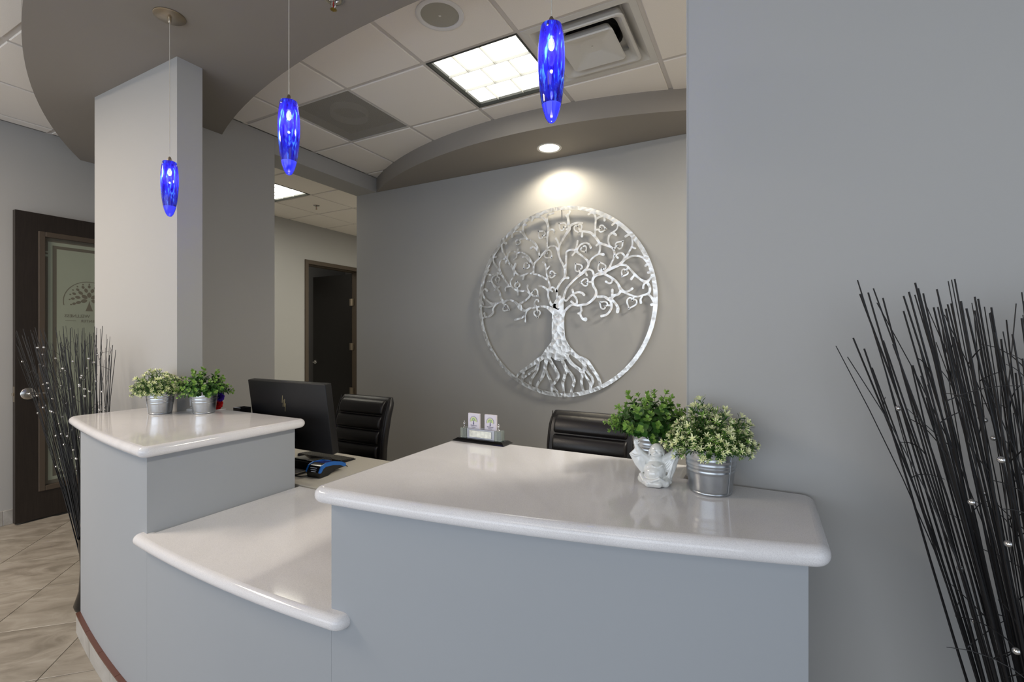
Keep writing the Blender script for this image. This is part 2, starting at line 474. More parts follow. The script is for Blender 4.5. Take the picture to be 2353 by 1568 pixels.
# stone tops with half-round noses
pl = front(-2.937, -1.864, -0.02, 14) + [(-1.864, 1.507), (-2.6545, 1.507), (-2.6545, YW - 0.0015), (-2.937, YW - 0.0015)]
n_ = len(pl)
pl = round_corners(pl, {0: 0.07, 14: 0.035, 15: 0.035})
tag(slab(pl, 0.962, ZT, 'left_countertop', QUARTZ), 'white quartz top on the raised left block, two small pots on it', 'countertop')
prr = front(-1.012, 0.112, -0.02, 14) + [(0.112, YW - 0.0015), (-0.1815, YW - 0.0015), (-0.1815, 1.492), (-1.018, 1.492)]
n_ = len(prr)
prr = round_corners(prr, {0: 0.036, 14: 0.036, 15: 0.03, n_ - 1: 0.026})
tag(slab(prr, 0.962, ZT, 'right_countertop', QUARTZ), 'large white quartz top on the raised right block by the wall', 'countertop')
lip = front(-1.956, -0.908, -0.02, 14)
low = lip + [(-0.908, fY(-0.908) + 0.05), (-0.967, fY(-0.967) + 0.05), (-0.967, 1.50), (-1.911, 1.50), (-1.911, fY(-1.911) + 0.05), (-1.956, fY(-1.956) + 0.05)]
low = round_corners(low, {0: 0.03, 14: 0.035})
tag(slab(low, 0.6505, 0.6895, 'low_ledge', QUARTZ), 'low white quartz ledge between the two raised blocks', 'countertop')
# staff-side desk behind it
dk = thing('staff_desk', 'cream topped staff desk behind the counter, under the monitor and keyboard', 'desk')
MB().box(-3.0, 0.6, 1.502, 2.022, 0.655, 0.6885, bev=0.003).build('desk_top', DESKTOP, dk)
for xx in (-2.98, -1.45, -0.3, 0.55):
    MB().box(xx, xx + 0.03, 1.56, 1.98, 0.0005, 0.6545).build('side_panel', DESKTOP, dk)

# ---------------------------------------------------------------- ceiling fixtures
def panel_light(cx, cy, label, group=None, lit=None):
    t = thing('ceiling_light', label, 'ceiling light', (cx, cy, CEIL), group=group)
    h = 0.296
    fr = MB(); R = lambda a, z: [(-a, -a, z), (a, -a, z), (a, a, z), (-a, a, z)]
    fr.loft([R(h, 0.004), R(h, -0.004), R(h - 0.008, -0.0045), R(h - 0.02, 0.009), R(h - 0.02, 0.03)], (False, False))
    fr.build('frame', mat('fixture_frame', (60, 62, 58), 0.5), t)
    MB().box(-h + 0.02, h - 0.02, -h + 0.02, h - 0.02, 0.024, 0.028).build('diffuser', lit or LIT, t)
    LM = mat('louver_grey', (176, 176, 170), 0.5)
    q = (2 * h - 0.04) / 3
    for i in (1, 2):
        for j in range(3):
            o = 0.22 * q * (1 if j % 2 else -1)
            a0 = -h + 0.02 + j * q
            MB().box(-h + 0.02 + i * q + o - 0.0012, -h + 0.02 + i * q + o + 0.0012, a0, a0 + q, 0.006, 0.0235).build('louver_blade', LM, t)
        MB().box(-h + 0.02, h - 0.02, -h + 0.02 + i * q - 0.0012, -h + 0.02 + i * q + 0.0012, 0.006, 0.0235).build('louver_blade', LM, t)
    return t
panel_light(GX + 1.5 * P_, GY + 0.5 * P_, 'bright square ceiling light over the staff desk, beside the white air vent')
panel_light(-4.44 - 0.5 * P_, 3.63 - 0.5 * P_, 'square ceiling light in the hall seen through the opening', lit=LIT_HALL)

# supply air diffuser: nested square pans
VENT = mat('vent_enamel', (206, 204, 200), 0.4)
t = thing('air_diffuser', 'white square stepped air supply vent in the ceiling behind the right pendant', 'air vent', (GX + 2.5 * P_, GY + 0.5 * P_, CEIL))
def sq(a, z, r=0.02): return [(x, y, z) for x, y in roundrect(a, a, min(r, a * 0.9), 5)]
MB().loft([sq(0.296, 0.004, .004), sq(0.296, -0.002, .004), sq(0.262, -0.004, .01), sq(0.252, 0.004, .012), sq(0.205, 0.05, .015), sq(0.152, 0.056, .1)], (False, False)).build('outer_pan', VENT, t, smooth=True, angle=35)
MB().loft([sq(0.200, 0.032, .02), sq(0.222, -0.012, .03), sq(0.219, -0.018, .03), sq(0.208, -0.019, .028), sq(0.198, -0.012, .024), sq(0.165, 0.024, .02)], (False, False)).build('middle_pan', VENT, t, smooth=True, angle=35)
MB().loft([sq(0.125, 0.022, .02), sq(0.150, -0.022, .022), sq(0.146, -0.029, .022), sq(0.136, -0.027, .004), sq(0.060, 0.006, .045), sq(0.055, 0.0065, .05)], (True, True)).build('centre_plaque', VENT, t, smooth=True, angle=12)
MB().lathe([(0.004, 0.0045), (0.004, -0.0005), (0.0, -0.001)], 10).build('centre_screw', CHROME, t)
MB().lathe([(0.15, 0.05), (0.15, 0.115), (0.0, 0.115)], 32, cap=(False, False)).build('duct_collar', mat('duct_dark', (38, 38, 38), 0.8), t, smooth=True)

# perforated return grille
def perforated():
    m, nt, p = new_mat('perforated_enamel'); N = nt.nodes.new
    tc = N('ShaderNodeTexCoord'); mp = N('ShaderNodeMapping'); mp.inputs['Scale'].default_value = (150, 150, 150)
    nt.links.new(tc.outputs['Object'], mp.inputs[0])
    fr = N('ShaderNodeVectorMath'); fr.operation = 'FRACTION'; nt.links.new(mp.outputs[0], fr.inputs[0])
    sb = N('ShaderNodeVectorMath'); sb.operation = 'SUBTRACT'; sb.inputs[1].default_value = (0.5, 0.5, 0.5); nt.links.new(fr.outputs[0], sb.inputs[0])
    sx = N('ShaderNodeSeparateXYZ'); nt.links.new(sb.outputs[0], sx.inputs[0])
    cb = N('ShaderNodeCombineXYZ'); nt.links.new(sx.outputs[0], cb.inputs[0]); nt.links.new(sx.outputs[1], cb.inputs[1])
    ln = N('ShaderNodeVectorMath'); ln.operation = 'LENGTH'; nt.links.new(cb.outputs[0], ln.inputs[0])
    gt = N('ShaderNodeMath'); gt.operation = 'GREATER_THAN'; gt.inputs[1].default_value = 0.37; nt.links.new(ln.outputs['Value'], gt.inputs[0])
    nt.links.new(gt.outputs[0], p.inputs['Alpha'])
    p.inputs['Base Color'].default_value = (*lin((176, 172, 164)), 1); p.inputs['Roughness'].default_value = 0.5
    return m
t = thing('return_grille', 'square perforated grey return air grille in the ceiling', 'air vent', (GX - 0.5 * P_, GY + 0.5 * P_, CEIL))
MB().box(-0.292, 0.292, -0.292, 0.292, 0.000, 0.0006).build('perforated_plate', perforated(), t)
bxm = MB().box(-0.296, 0.296, -0.296, -0.2925, -0.003, 0.08); bxm.box(-0.296, 0.296, 0.2925, 0.296, -0.003, 0.08)
bxm.box(-0.296, -0.2925, -0.2925, 0.2925, -0.003, 0.08); bxm.box(0.2925, 0.296, -0.2925, 0.2925, -0.003, 0.08)
bxm.build('frame', VENT, t)
MB().box(-0.2925, 0.2925, -0.2925, 0.2925, 0.06, 0.064).build('back_pan', mat('pan_grey', (92, 90, 86), 0.7), t)
MB().lathe([(0.125, 0.015), (0.125, 0.06)], 32, cap=(False, False)).build('duct_collar', VENT, t, smooth=True)
MB().lathe([(0.132, 0.015), (0.132, 0.06)], 32, cap=(False, False)).build('duct_rim', VENT, t, smooth=True)

t = thing('ceiling_speaker', 'round white in-ceiling speaker with a grey grille', 'speaker', (-1.398, 1.893, CEIL))
MB().lathe([(0.118, -0.0065), (0.118, -0.011), (0.108, -0.015), (0.094, -0.012), (0.093, -0.004)], 48, cap=(False, False)).build('bezel', WHITE_PLASTIC, t, smooth=True)
MB().lathe([(0.0935, -0.0075), (0.05, -0.0105), (0.0, -0.0115)], 40, cap=(False, False)).build('grille', mat('speaker_mesh', (168, 166, 156), 0.6, bump=(900, 0.5)), t, smooth=True)
MB().box(-0.006, 0.006, -0.006, 0.006, -0.0128, -0.0112).build('badge', WHITE_METAL, t)

t = thing('recessed_lamp', 'round lit recessed lamp in the soffit above the metal tree', 'ceiling light', (-1.434, 3.328, SOF))
MB().lathe([(0.094, -0.0005), (0.094, -0.005), (0.085, -0.006), (0.075, -0.001)], 40, cap=(False, False)).build('trim_ring', WHITE_METAL, t, smooth=True)
MB().lathe([(0.0755, -0.003), (0.05, -0.005), (0.0, -0.0055)], 36, cap=(True, False)).build('lens', LIT_WARM, t, smooth=True)

def sprinkler(loc, label, big):
    t = thing('fire_sprinkler', label, 'sprinkler', loc)
    s = 1.0 if big else 0.9
    MB().lathe([(0.042 * s, -0.0005), (0.042 * s, -0.004), (0.034 * s, -0.007), (0.022 * s, -0.004), (0.02 * s, -0.0005)], 28, cap=(False, False)).build('escutcheon', CHROME, t, smooth=True)
    MB().lathe([(0.01, -0.001), (0.01, -0.016), (0.007, -0.018)], 14).build('body', CHROME, t, smooth=True)
    MB().tube([(0, 0, -0.018), (0, 0, -0.042)], 0.0026, 8).build('glass_bulb', mat('red_bulb', (150, 20, 16), 0.15), t, smooth=True)
    for sx in (-1, 1):
        MB().tube([(sx * 0.008, 0, -0.016), (sx * 0.013, 0, -0.028), (sx * 0.009, 0, -0.04), (0, 0, -0.046)], 0.0018, 6).build('yoke_arm', CHROME, t, smooth=True)
    d = MB(); d.lathe([(0.005, -0.045), (0.005, -0.05)], 10)
    for k in range(10):
        a = 2 * pi * k / 10; ca, sa = cos(a), sin(a)
        d.add([(0.004 * ca + 0.003 * sa, 0.004 * sa - 0.003 * ca, -0.048), (0.015 * ca + 0.0025 * sa, 0.015 * sa - 0.0025 * ca, -0.049), (0.015 * ca - 0.0025 * sa, 0.015 * sa + 0.0025 * ca, -0.049), (0.004 * ca - 0.003 * sa, 0.004 * sa + 0.003 * ca, -0.048)], [(0, 1, 2, 3)])
    d.build('deflector', mat('brass', (170, 150, 80), 0.3, metal=1), t)
sprinkler((-1.612, 1.43, SOF), 'chrome fire sprinkler under the curved soffit at the top edge', True)
sprinkler((-4.733, 3.942, CEIL - 0.006), 'small fire sprinkler in the hall ceiling', False)

# ---------------------------------------------------------------- blue glass pendants
def pendant_glass():
    m = bpy.data.materials.new('cobalt_glass'); m.use_nodes = True; nt = m.node_tree; nt.nodes.clear(); N = nt.nodes.new
    out = N('ShaderNodeOutputMaterial'); tc = N('ShaderNodeTexCoord')
    mp = N('ShaderNodeMapping'); mp.inputs['Scale'].default_value = (110, 110, 17)
    nt.links.new(tc.outputs['Object'], mp.inputs[0])
    n = N('ShaderNodeTexNoise'); n.inputs['Scale'].default_value = 1.0; n.inputs['Detail'].default_value = 5; n.inputs['Roughness'].default_value = 0.62; n.inputs['Distortion'].default_value = 0.6
    nt.links.new(mp.outputs[0], n.inputs['Vector'])
    r = N('ShaderNodeValToRGB'); e = r.color_ramp.elements
    e[0].position = 0.40; e[0].color = (0.010, 0.003, 0.16, 1); e[1].position = 0.78; e[1].color = (0.12, 0.45, 1.0, 1)
    k = e.new(0.56); k.color = (0.015, 0.015, 0.38, 1)
    nt.links.new(n.outputs['Fac'], r.inputs[0])
    tr = N('ShaderNodeBsdfTransparent'); tl = N('ShaderNodeBsdfTranslucent'); df = N('ShaderNodeBsdfDiffuse'); gl = N('ShaderNodeBsdfGlossy')
    gl.inputs['Roughness'].default_value = 0.03
    nt.links.new(r.outputs[0], tl.inputs[0]); nt.links.new(r.outputs[0], df.inputs[0])
    br = N('ShaderNodeMix'); br.data_type = 'RGBA'; br.blend_type = 'ADD'; br.inputs[0].default_value = 1.0; br.inputs[7].default_value = (0.03, 0.03, 0.10, 1)
    nt.links.new(r.outputs[0], br.inputs[6]); nt.links.new(br.outputs[2], tr.inputs[0])
    m1 = N('ShaderNodeMixShader'); m1.inputs[0].default_value = 0.45; nt.links.new(tl.outputs[0], m1.inputs[1]); nt.links.new(df.outputs[0], m1.inputs[2])
    m2 = N('ShaderNodeMixShader'); m2.inputs[0].default_value = 0.5; nt.links.new(m1.outputs[0], m2.inputs[1]); nt.links.new(tr.outputs[0], m2.inputs[2])
    fr = N('ShaderNodeFresnel'); fr.inputs[0].default_value = 1.5
    m3 = N('ShaderNodeMixShader'); nt.links.new(fr.outputs[0], m3.inputs[0]); nt.links.new(m2.outputs[0], m3.inputs[1]); nt.links.new(gl.outputs[0], m3.inputs[2])
    nt.links.new(m3.outputs[0], out.inputs[0])
    return m
def tip_glass():
    m = bpy.data.materials.new('violet_tip_glass'); m.use_nodes = True; nt = m.node_tree; nt.nodes.clear(); N = nt.nodes.new
    out = N('ShaderNodeOutputMaterial')
    tr = N('ShaderNodeBsdfTransparent'); tr.inputs[0].default_value = (0.42, 0.36, 1.0, 1)
    tl = N('ShaderNodeBsdfTranslucent'); tl.inputs[0].default_value = (0.10, 0.14, 1.0, 1)
    df = N('ShaderNodeBsdfDiffuse'); df.inputs[0].default_value = (0.07, 0.05, 0.7, 1)
    gl = N('ShaderNodeBsdfGlossy'); gl.inputs['Roughness'].default_value = 0.04
    m1 = N('ShaderNodeMixShader'); m1.inputs[0].default_value = 0.5; nt.links.new(tl.outputs[0], m1.inputs[1]); nt.links.new(df.outputs[0], m1.inputs[2])
    m2 = N('ShaderNodeMixShader'); m2.inputs[0].default_value = 0.55; nt.links.new(m1.outputs[0], m2.inputs[1]); nt.links.new(tr.outputs[0], m2.inputs[2])
    fr = N('ShaderNodeFresnel'); fr.inputs[0].default_value = 1.5
    m3 = N('ShaderNodeMixShader'); nt.links.new(fr.outputs[0], m3.inputs[0]); nt.links.new(m2.outputs[0], m3.inputs[1]); nt.links.new(gl.outputs[0], m3.inputs[2])
    nt.links.new(m3.outputs[0], out.inputs[0])
    return m
CORD = mat('clear_cord', (190, 184, 174), 0.35)
BULB = mat('lamp_filament', (255, 255, 255), 0.5, emit=(0.75, 0.9, 1.0), strength=45.0)
def make_pendant(x, y, zt, label, canopy=True):
    t = thing('pendant_lamp', label, 'pendant lamp', (x, y, SOF), group='blue glass pendants over the counter')
    z0 = zt - SOF
    MB().lathe([(0.062, -0.0005), (0.062, -0.004), (0.059, -0.0065), (0.0, -0.0075)], 48, cap=(True, False)).build('canopy', NICKEL, t, smooth=True)
    MB().lathe([(0.0075, -0.007), (0.0078, -0.014), (0.0055, -0.030), (0.004, -0.032)], 16).build('cord_grip', NICKEL, t, smooth=True)
    MB().tube([(0, 0, -0.03), (0, 0, z0 + 0.018)], 0.0013, 8).build('cord', CORD, t, smooth=True)
    MB().lathe([(0.002, z0 + 0.024), (0.004, z0 + 0.023), (0.007, z0 + 0.016), (0.0095, z0 + 0.008), (0.010, z0 - 0.004), (0.010, z0 - 0.03), (0.004, z0 - 0.031)], 20).build('socket_cap', NICKEL, t, smooth=True)
    prof = [(0.0, 0.0295), (0.004, 0.0335)]
    pr_ = [(0.0262, 0.0), (0.0275, -0.003), (0.0308, -0.025), (0.0335, -0.055), (0.0343, -0.085), (0.0337, -0.115), (0.0312, -0.150), (0.0280, -0.178), (0.0243, -0.200)]
    ol = [(r, z0 + z) for r, z in pr_]
    il = [(r - 0.003, z0 + z) for r, z in pr_][::-1]
    g = MB().lathe(ol, 40, cap=(False, False))
    gs = g.build('glass_shade', GLASSM, t, smooth=True, angle=80)
    tp = [(0.0243, -0.2003), (0.0205, -0.216), (0.0148, -0.232), (0.0085, -0.242), (0.0030, -0.2448), (0.0, -0.245)]
    MB().lathe([(r, z0 + z) for r, z in tp], 36, cap=(False, False)).build('glass_tip', TIPM, t, smooth=True, angle=80)
    MB().lathe([(0.0, z0 - 0.1995), (0.0238, z0 - 0.1995)], 32, cap=(False, False)).build('tip_floor', TIPM, t)
    MB().lathe([(0.003, z0 - 0.031), (0.0062, z0 - 0.035), (0.0085, z0 - 0.044), (0.008, z0 - 0.053), (0.0045, z0 - 0.060), (0.0, z0 - 0.062)], 14).build('bulb', BULB, t, smooth=True)
    for s in (0, 1, 2):
        a = 0.6 + 2 * pi * s / 3
        MB().lathe([(0.0, 0.0), (0.0032, 0.0), (0.0032, 0.003), (0.0, 0.004)], 10, ax=Matrix.Rotation(a, 3, 'Z') @ Matrix.Rotation(pi / 2, 3, 'Y'), c=(0.0278 * cos(a), 0.0278 * sin(a), z0 - 0.014)).build('shade_screw', CHROME, gs, smooth=True)
    l = bpy.data.lights.new('pendant_bulb_light', 'POINT'); l.energy = 1.5; l.color = (0.75, 0.88, 1.0); l.shadow_soft_size = 0.004
    lo = bpy.data.objects.new('pendant_bulb_light', l); COL.objects.link(lo); lo.location = (x, y, zt - 0.075)
    return t
GLASSM = pendant_glass(); TIPM = tip_glass()
make_pendant(-2.353, 1.167, 2.166, 'cobalt glass pendant lamp in front of the pale column, its disc canopy in view')
make_pendant(-1.398, 1.054, 2.166, 'cobalt blue glass pendant lamp hanging over the low ledge, between the other two pendants')
make_pendant(-0.471, 1.107, 2.166, 'cobalt blue glass pendant lamp hanging highest in the photo, over the large right top')

# ---------------------------------------------------------------- metal tree on the back wall
def metal_tree_mat():
    m, nt, p = new_mat('swirled_aluminium'); N = nt.nodes.new
    tc = N('ShaderNodeTexCoord')
    v = N('ShaderNodeTexVoronoi'); v.inputs['Scale'].default_value = 26; v.feature = 'F1'
    n0 = N('ShaderNodeTexNoise'); n0.inputs['Scale'].default_value = 9; n0.inputs['Detail'].default_value = 3
    nt.links.new(tc.outputs['Object'], n0.inputs['Vector'])
    av = N('ShaderNodeVectorMath'); av.operation = 'MULTIPLY_ADD'; av.inputs[1].default_value = (0.08, 0.08, 0.08)
    nt.links.new(n0.outputs['Color'], av.inputs[0]); nt.links.new(tc.outputs['Object'], av.inputs[2]); nt.links.new(av.outputs[0], v.inputs['Vector'])
    r = N('ShaderNodeValToRGB'); r.color_ramp.elements[0].color = (0.60, 0.595, 0.57, 1); r.color_ramp.elements[1].color = (0.88, 0.88, 0.86, 1)
    nt.links.new(v.outputs['Distance'], r.inputs[0]); r.color_ramp.elements[1].position = 0.7
    nt.links.new(r.outputs[0], p.inputs['Base Color'])
    b = N('ShaderNodeBump'); b.inputs['Strength'].default_value = 0.55; b.inputs['Distance'].default_value = 0.006
    nt.links.new(v.outputs['Distance'], b.inputs['Height']); nt.links.new(b.outputs[0], p.inputs['Normal'])
    p.inputs['Metallic'].default_value = 0.85; p.inputs['Roughness'].default_value = 0.38
    return m
TREE = metal_tree_mat()
STROKES = '''t -1,37,29 -8,8,64 -12,-21,88 -14,-58,93 -16,-111,104 -17,-175,106 -16,-238,110 -12,-291,117 -7,-344,157 -4,-376,192
r -50,-345,70 -102,-393,53 -149,-443,36 -196,-473,36 -250,-510,30 -317,-550,25 -360,-580,21 -379,-602,16 -395,-625,16
r -311,-550,21 -326,-584,24 -332,-623,24 -341,-662,18
r -190,-476,26 -205,-531,22 -262,-576,17 -323,-617,18
r -187,-481,26 -196,-541,20 -226,-591,22 -250,-625,20 -259,-663,23 -256,-691,24
r -78,-393,65 -113,-458,41 -125,-507,30 -134,-555,30 -157,-610,26 -193,-660,21 -208,-705,18
r -122,-555,26 -96,-602,21 -76,-644,26 -66,-671,31 -70,-724,19
r -64,-671,23 -44,-696,20 -18,-727,20
r -93,-452,29 -61,-505,28 -30,-552,27 -14,-589,26 -30,-626,25 -61,-665,21
r -10,-382,64 2,-429,33 33,-492,28 53,-539,32 41,-586,24 26,-640,26 27,-682,21 36,-734,20
r 48,-528,29 82,-559,23 109,-594,25 119,-630,25 107,-673,23 93,-721,20
r 48,-376,58 56,-423,29 82,-470,29 120,-505,26 164,-535,27 186,-560,30 182,-602,24 181,-648,21 197,-705,20
r 193,-555,23 210,-580,19 237,-615,19 255,-645,25 251,-691,19
r 25,-355,81 82,-386,46 126,-422,36 170,-452,34 200,-487,32 205,-518,32 193,-544,26
r 205,-518,25 232,-553,19 264,-591,20 270,-629,21 253,-661,20
r 159,-442,34 218,-464,32 251,-501,28 283,-547,25 314,-591,25 330,-647,25
b -13,-31,47 -16,4,27 -25,52,19 -25,95,18 -11,131,19 16,167,20 39,192,21 46,239,21 35,277,19 10,321,16 -6,359,15 -14,402,20 -5,444,17 22,489,17 56,539,21 80,573,27 73,610,23 70,647,20 65,679,21 82,706,23
b 62,669,15 41,690,15
b 76,589,23 109,604,20 148,612,15 186,604,17
b -35,508,18 -20,482,15 -5,444,14
b -14,402,18 -35,439,13 -70,450,12 -105,437,13 -131,409,14 -166,377,17 -202,342,14 -229,311,18 -233,274,16 -232,241,16
b -27,-42,53 -64,-24,27 -78,-15,21 -93,23,17 -103,61,15 -97,98,20 -87,130,15 -96,163,13 -116,185,15 -166,215,15 -232,238,16 -287,242,13 -323,230,15 -360,232,15 -391,251,15 -410,274,24 -426,303,22 -461,345,18 -481,380,20 -505,410,15 -522,451,15 -530,491,16 -528,547,21
b -181,136,17 -149,128,15 -119,110,17 -99,90,20
b -90,103,24 -70,118,15 -47,109,15 -27,84,19
b -87,103,16 -68,85,15
b -320,233,16 -328,200,16
b -410,274,17 -408,241,15 -426,214,12 -447,187,12 -439,150,12 -413,124,13 -376,105,17 -336,101,15 -299,97,15 -269,79,16 -265,57,16 -293,31,16 -336,5,16 -354,-4,21 -354,-37,36
b -417,286,22 -398,329,20
b -375,105,16 -374,72,17
b -285,143,19 -287,121,11 -268,84,13
b -439,142,11 -470,145,16 -494,131,12 -496,110,15
b -464,157,12 -493,193,14 -518,233,16 -541,266,22 -551,312,12 -547,357,12 -522,380,15 -486,372,22 -486,335,19
b -541,257,19 -570,262,19 -596,261,11 -632,252,14 -679,264,14
b -676,272,13 -657,297,16
b -560,293,15 -596,338,14 -617,385,15 -619,419,21
b -626,400,16 -584,404,19
b -573,257,12 -613,236,13 -629,209,13 -615,174,14 -583,141,25 -554,145,14
b -666,196,14 -636,199,11
b -600,119,15 -571,123,17 -547,91,16 -538,57,17 -522,28,21 -512,23,25
b -518,8,21 -461,31,16 -410,17,16 -379,-9,20 -354,-40,30 -311,-62,18 -268,-45,14 -226,-40,14 -166,-33,15 -119,-38,21 -73,-62,41 -32,-89,59
b -512,23,17 -557,11,16 -609,1,25 -649,17,15 -696,53,16 -716,87,16 -719,116,14 -696,135,14 -672,118,19
b -603,-2,21 -636,-20,15 -682,-22,14 -743,-9,15
b -721,26,17 -712,2,13
b -577,3,15 -603,-19,16 -616,-44,15 -615,-73,19 -652,-103,16 -696,-109,15 -739,-130,22
b -702,-75,18 -692,-105,14
b -262,-44,16 -293,-67,14 -314,-105,16 -354,-126,16 -404,-136,17
b -311,-105,16 -305,-154,13
b -208,-36,22 -223,-9,13 -211,21,12 -191,21,12 -187,7,12
b -178,373,15 -187,422,17 -208,468,18 -238,503,17 -287,524,16 -311,554,18 -326,594,16 -326,633,17 -324,671,30
b -324,649,18 -302,644,21
b -311,551,15 -348,590,12 -398,599,12 -448,590,25
b -432,588,15 -431,561,21
b -256,447,20 -238,458,16 -211,441,14 -193,417,14
b -235,312,16 -262,355,16 -293,393,14 -336,418,12 -385,423,16 -429,440,12 -464,423,12 -479,388,19
b -373,448,18 -385,423,13 -390,390,11 -413,368,10
b -331,382,13 -299,377,15 -265,336,13
b -512,518,15 -489,510,22
b -110,427,13 -110,480,13 -108,534,18 -100,587,19 -108,636,20 -137,677,21 -184,698,24 -226,703,36
b -226,701,16 -247,672,19
b -105,625,18 -112,668,17 -105,702,17 -58,713,18
b -102,573,17 -73,585,15 -50,571,13 -51,549,13
b -87,125,13 -102,179,14 -116,228,12 -119,271,15 -131,313,14 -149,325,13
b -90,288,12 -113,266,13
b 39,190,20 69,186,21
b 43,234,21 50,297,17 53,349,16 56,391,15 87,404,15 129,398,23 153,375,17 186,349,14 218,321,16 237,289,19 227,258,18 197,224,25 148,191,21 98,147,17 54,97,17 27,19,22 8,-32,37
b 131,398,16 142,436,14 148,468,16
b 131,390,15 105,360,15
b 140,392,16 151,414,14 172,437,14 208,448,14 240,436,14 254,409,19
b 237,289,17 256,315,15 283,336,13 319,353,15 355,346,21
b 319,353,15 327,389,16 327,424,18 312,456,20 283,495,21 251,524,19 208,537,17 178,542,17
b 301,422,18 325,435,15
b 186,536,14 184,502,19
b 288,494,16 290,545,15 292,586,15 294,621,16 283,664,16 259,676,16 237,667,17
b 296,619,15 319,634,15 356,642,20
b 361,634,13 364,604,17
b 327,435,20 382,413,17 423,390,17 440,354,17 436,317,13 418,280,14 397,237,20 356,208,28 309,198,25 283,183,22 269,153,18 275,114,19 296,75,18 294,39,22 269,5,19 224,-25,18 197,-29,18 148,-34,16 109,-27,16 76,-42,18 42,-75,21 25,-112,29
b 400,413,14 392,451,14 400,488,16 426,503,19 451,485,18
b 423,506,14 456,528,11 466,557,13 464,582,22
b 423,565,17 443,579,14
b 392,227,24 428,241,22 469,257,22 504,284,20 526,310,20 553,357,14 573,397,13 573,446,14 558,480,17 524,468,19
b 568,385,14 595,373,16
b 524,302,19 573,316,14 612,315,14 651,301,16 684,266,23
b 504,284,16 515,323,14 491,348,14 464,343,14 446,328,15
b 446,333,14 466,312,15
b 484,261,20 524,253,16 558,221,14 593,179,18 632,143,15 672,121,25 699,139,16 718,167,18
b 588,175,14 566,149,20
b 672,121,16 656,101,15 653,78,16
b 680,118,21 700,81,18 694,40,18 651,25,14 602,17,13 553,34,14 514,55,19 484,81,25 464,122,16 433,154,19 392,182,17 356,201,20
b 426,157,15 418,132,14 397,126,13 374,140,16
b 499,56,15 544,60,14 573,77,19
b 489,66,22 469,40,18 433,29,22 405,2,24 361,25,19 309,28,19
b 423,29,17 423,74,20
b 682,33,14 708,13,16 732,-27,21
b 651,25,11 634,-4,14 636,-29,19
b 283,183,17 267,228,15 240,241,15 210,229,16 225,197,16
b 31,15,16 54,7,15 82,35,16 115,56,17 148,69,16 181,64,17 201,46,20
b 115,56,16 105,90,17
b 115,49,16 140,14,16 140,-17,17 126,-23,17
b 96,-2,18 118,-20,17
b 405,11,24 417,-35,19 413,-70,17 382,-109,17 340,-121,20
b 423,0,17 453,-36,18 466,-66,24 463,-91,24
b 172,-32,17 179,-73,16 170,-99,17 186,-136,17 212,-144,31
b 154,-96,16 172,-100,14
b 713,-46,21 739,-40,21
b 689,188,18 718,189,18
b 670,238,18 689,256,21
b -354,531,12 -305,532,12
b -131,525,14 -108,526,12
b 56,570,14 81,578,17
b -140,394,14 -122,398,12
b -573,251,16 -571,222,12
b -376,108,13 -382,134,12
b -108,206,15 -87,210,12
b -199,-42,13 -200,-66,13
b -262,68,18 -238,67,13
b -518,18,16 -505,-11,14
b 293,540,13 319,542,13
b 438,384,15 451,398,13
b 167,216,16 162,237,15
b 340,207,19 339,236,15
b 272,143,17 243,144,15
b 541,227,14 524,218,14
b 418,-42,14 387,-40,14
b 585,19,15 578,-5,14
b 178,542,17 159,564,14'''
HEARTS = '''-376,505,-388,470 -570,208,-564,174 -382,156,-391,195 -299,305,-332,275 -99,383,-57,345 -163,553,-199,592 19,600,-20,634 -64,221,-20,217 -217,77,-179,43 -489,-36,-446,-57 -199,-91,-193,-137 200,400,220,366 152,264,122,305 153,565,165,512 346,544,388,535 479,411,514,443 514,197,490,162 205,144,157,148 339,256,318,306 353,-35,313,-5 566,-29,541,-87'''
art = thing('tree_wall_art', 'round cut metal tree of life with heart leaves on the back wall', 'wall art', (-1.421, 3.515, 1.661))
TH = 0.0035
def catmull(P, n=5):
    out = []
    for i in range(len(P) - 1):
        p0 = P[max(0, i - 1)]; p1 = P[i]; p2 = P[i + 1]; p3 = P[min(len(P) - 1, i + 2)]
        for k in range(n):
            t = k / n
            out.append(tuple(0.5 * (2 * b + (c - a) * t + (2 * a - 5 * b + 4 * c - d) * t * t + (3 * b - a - 3 * c + d) * t ** 3) for a, b, c, d in zip(p0, p1, p2, p3)))
    out.append(tuple(P[-1])); return out
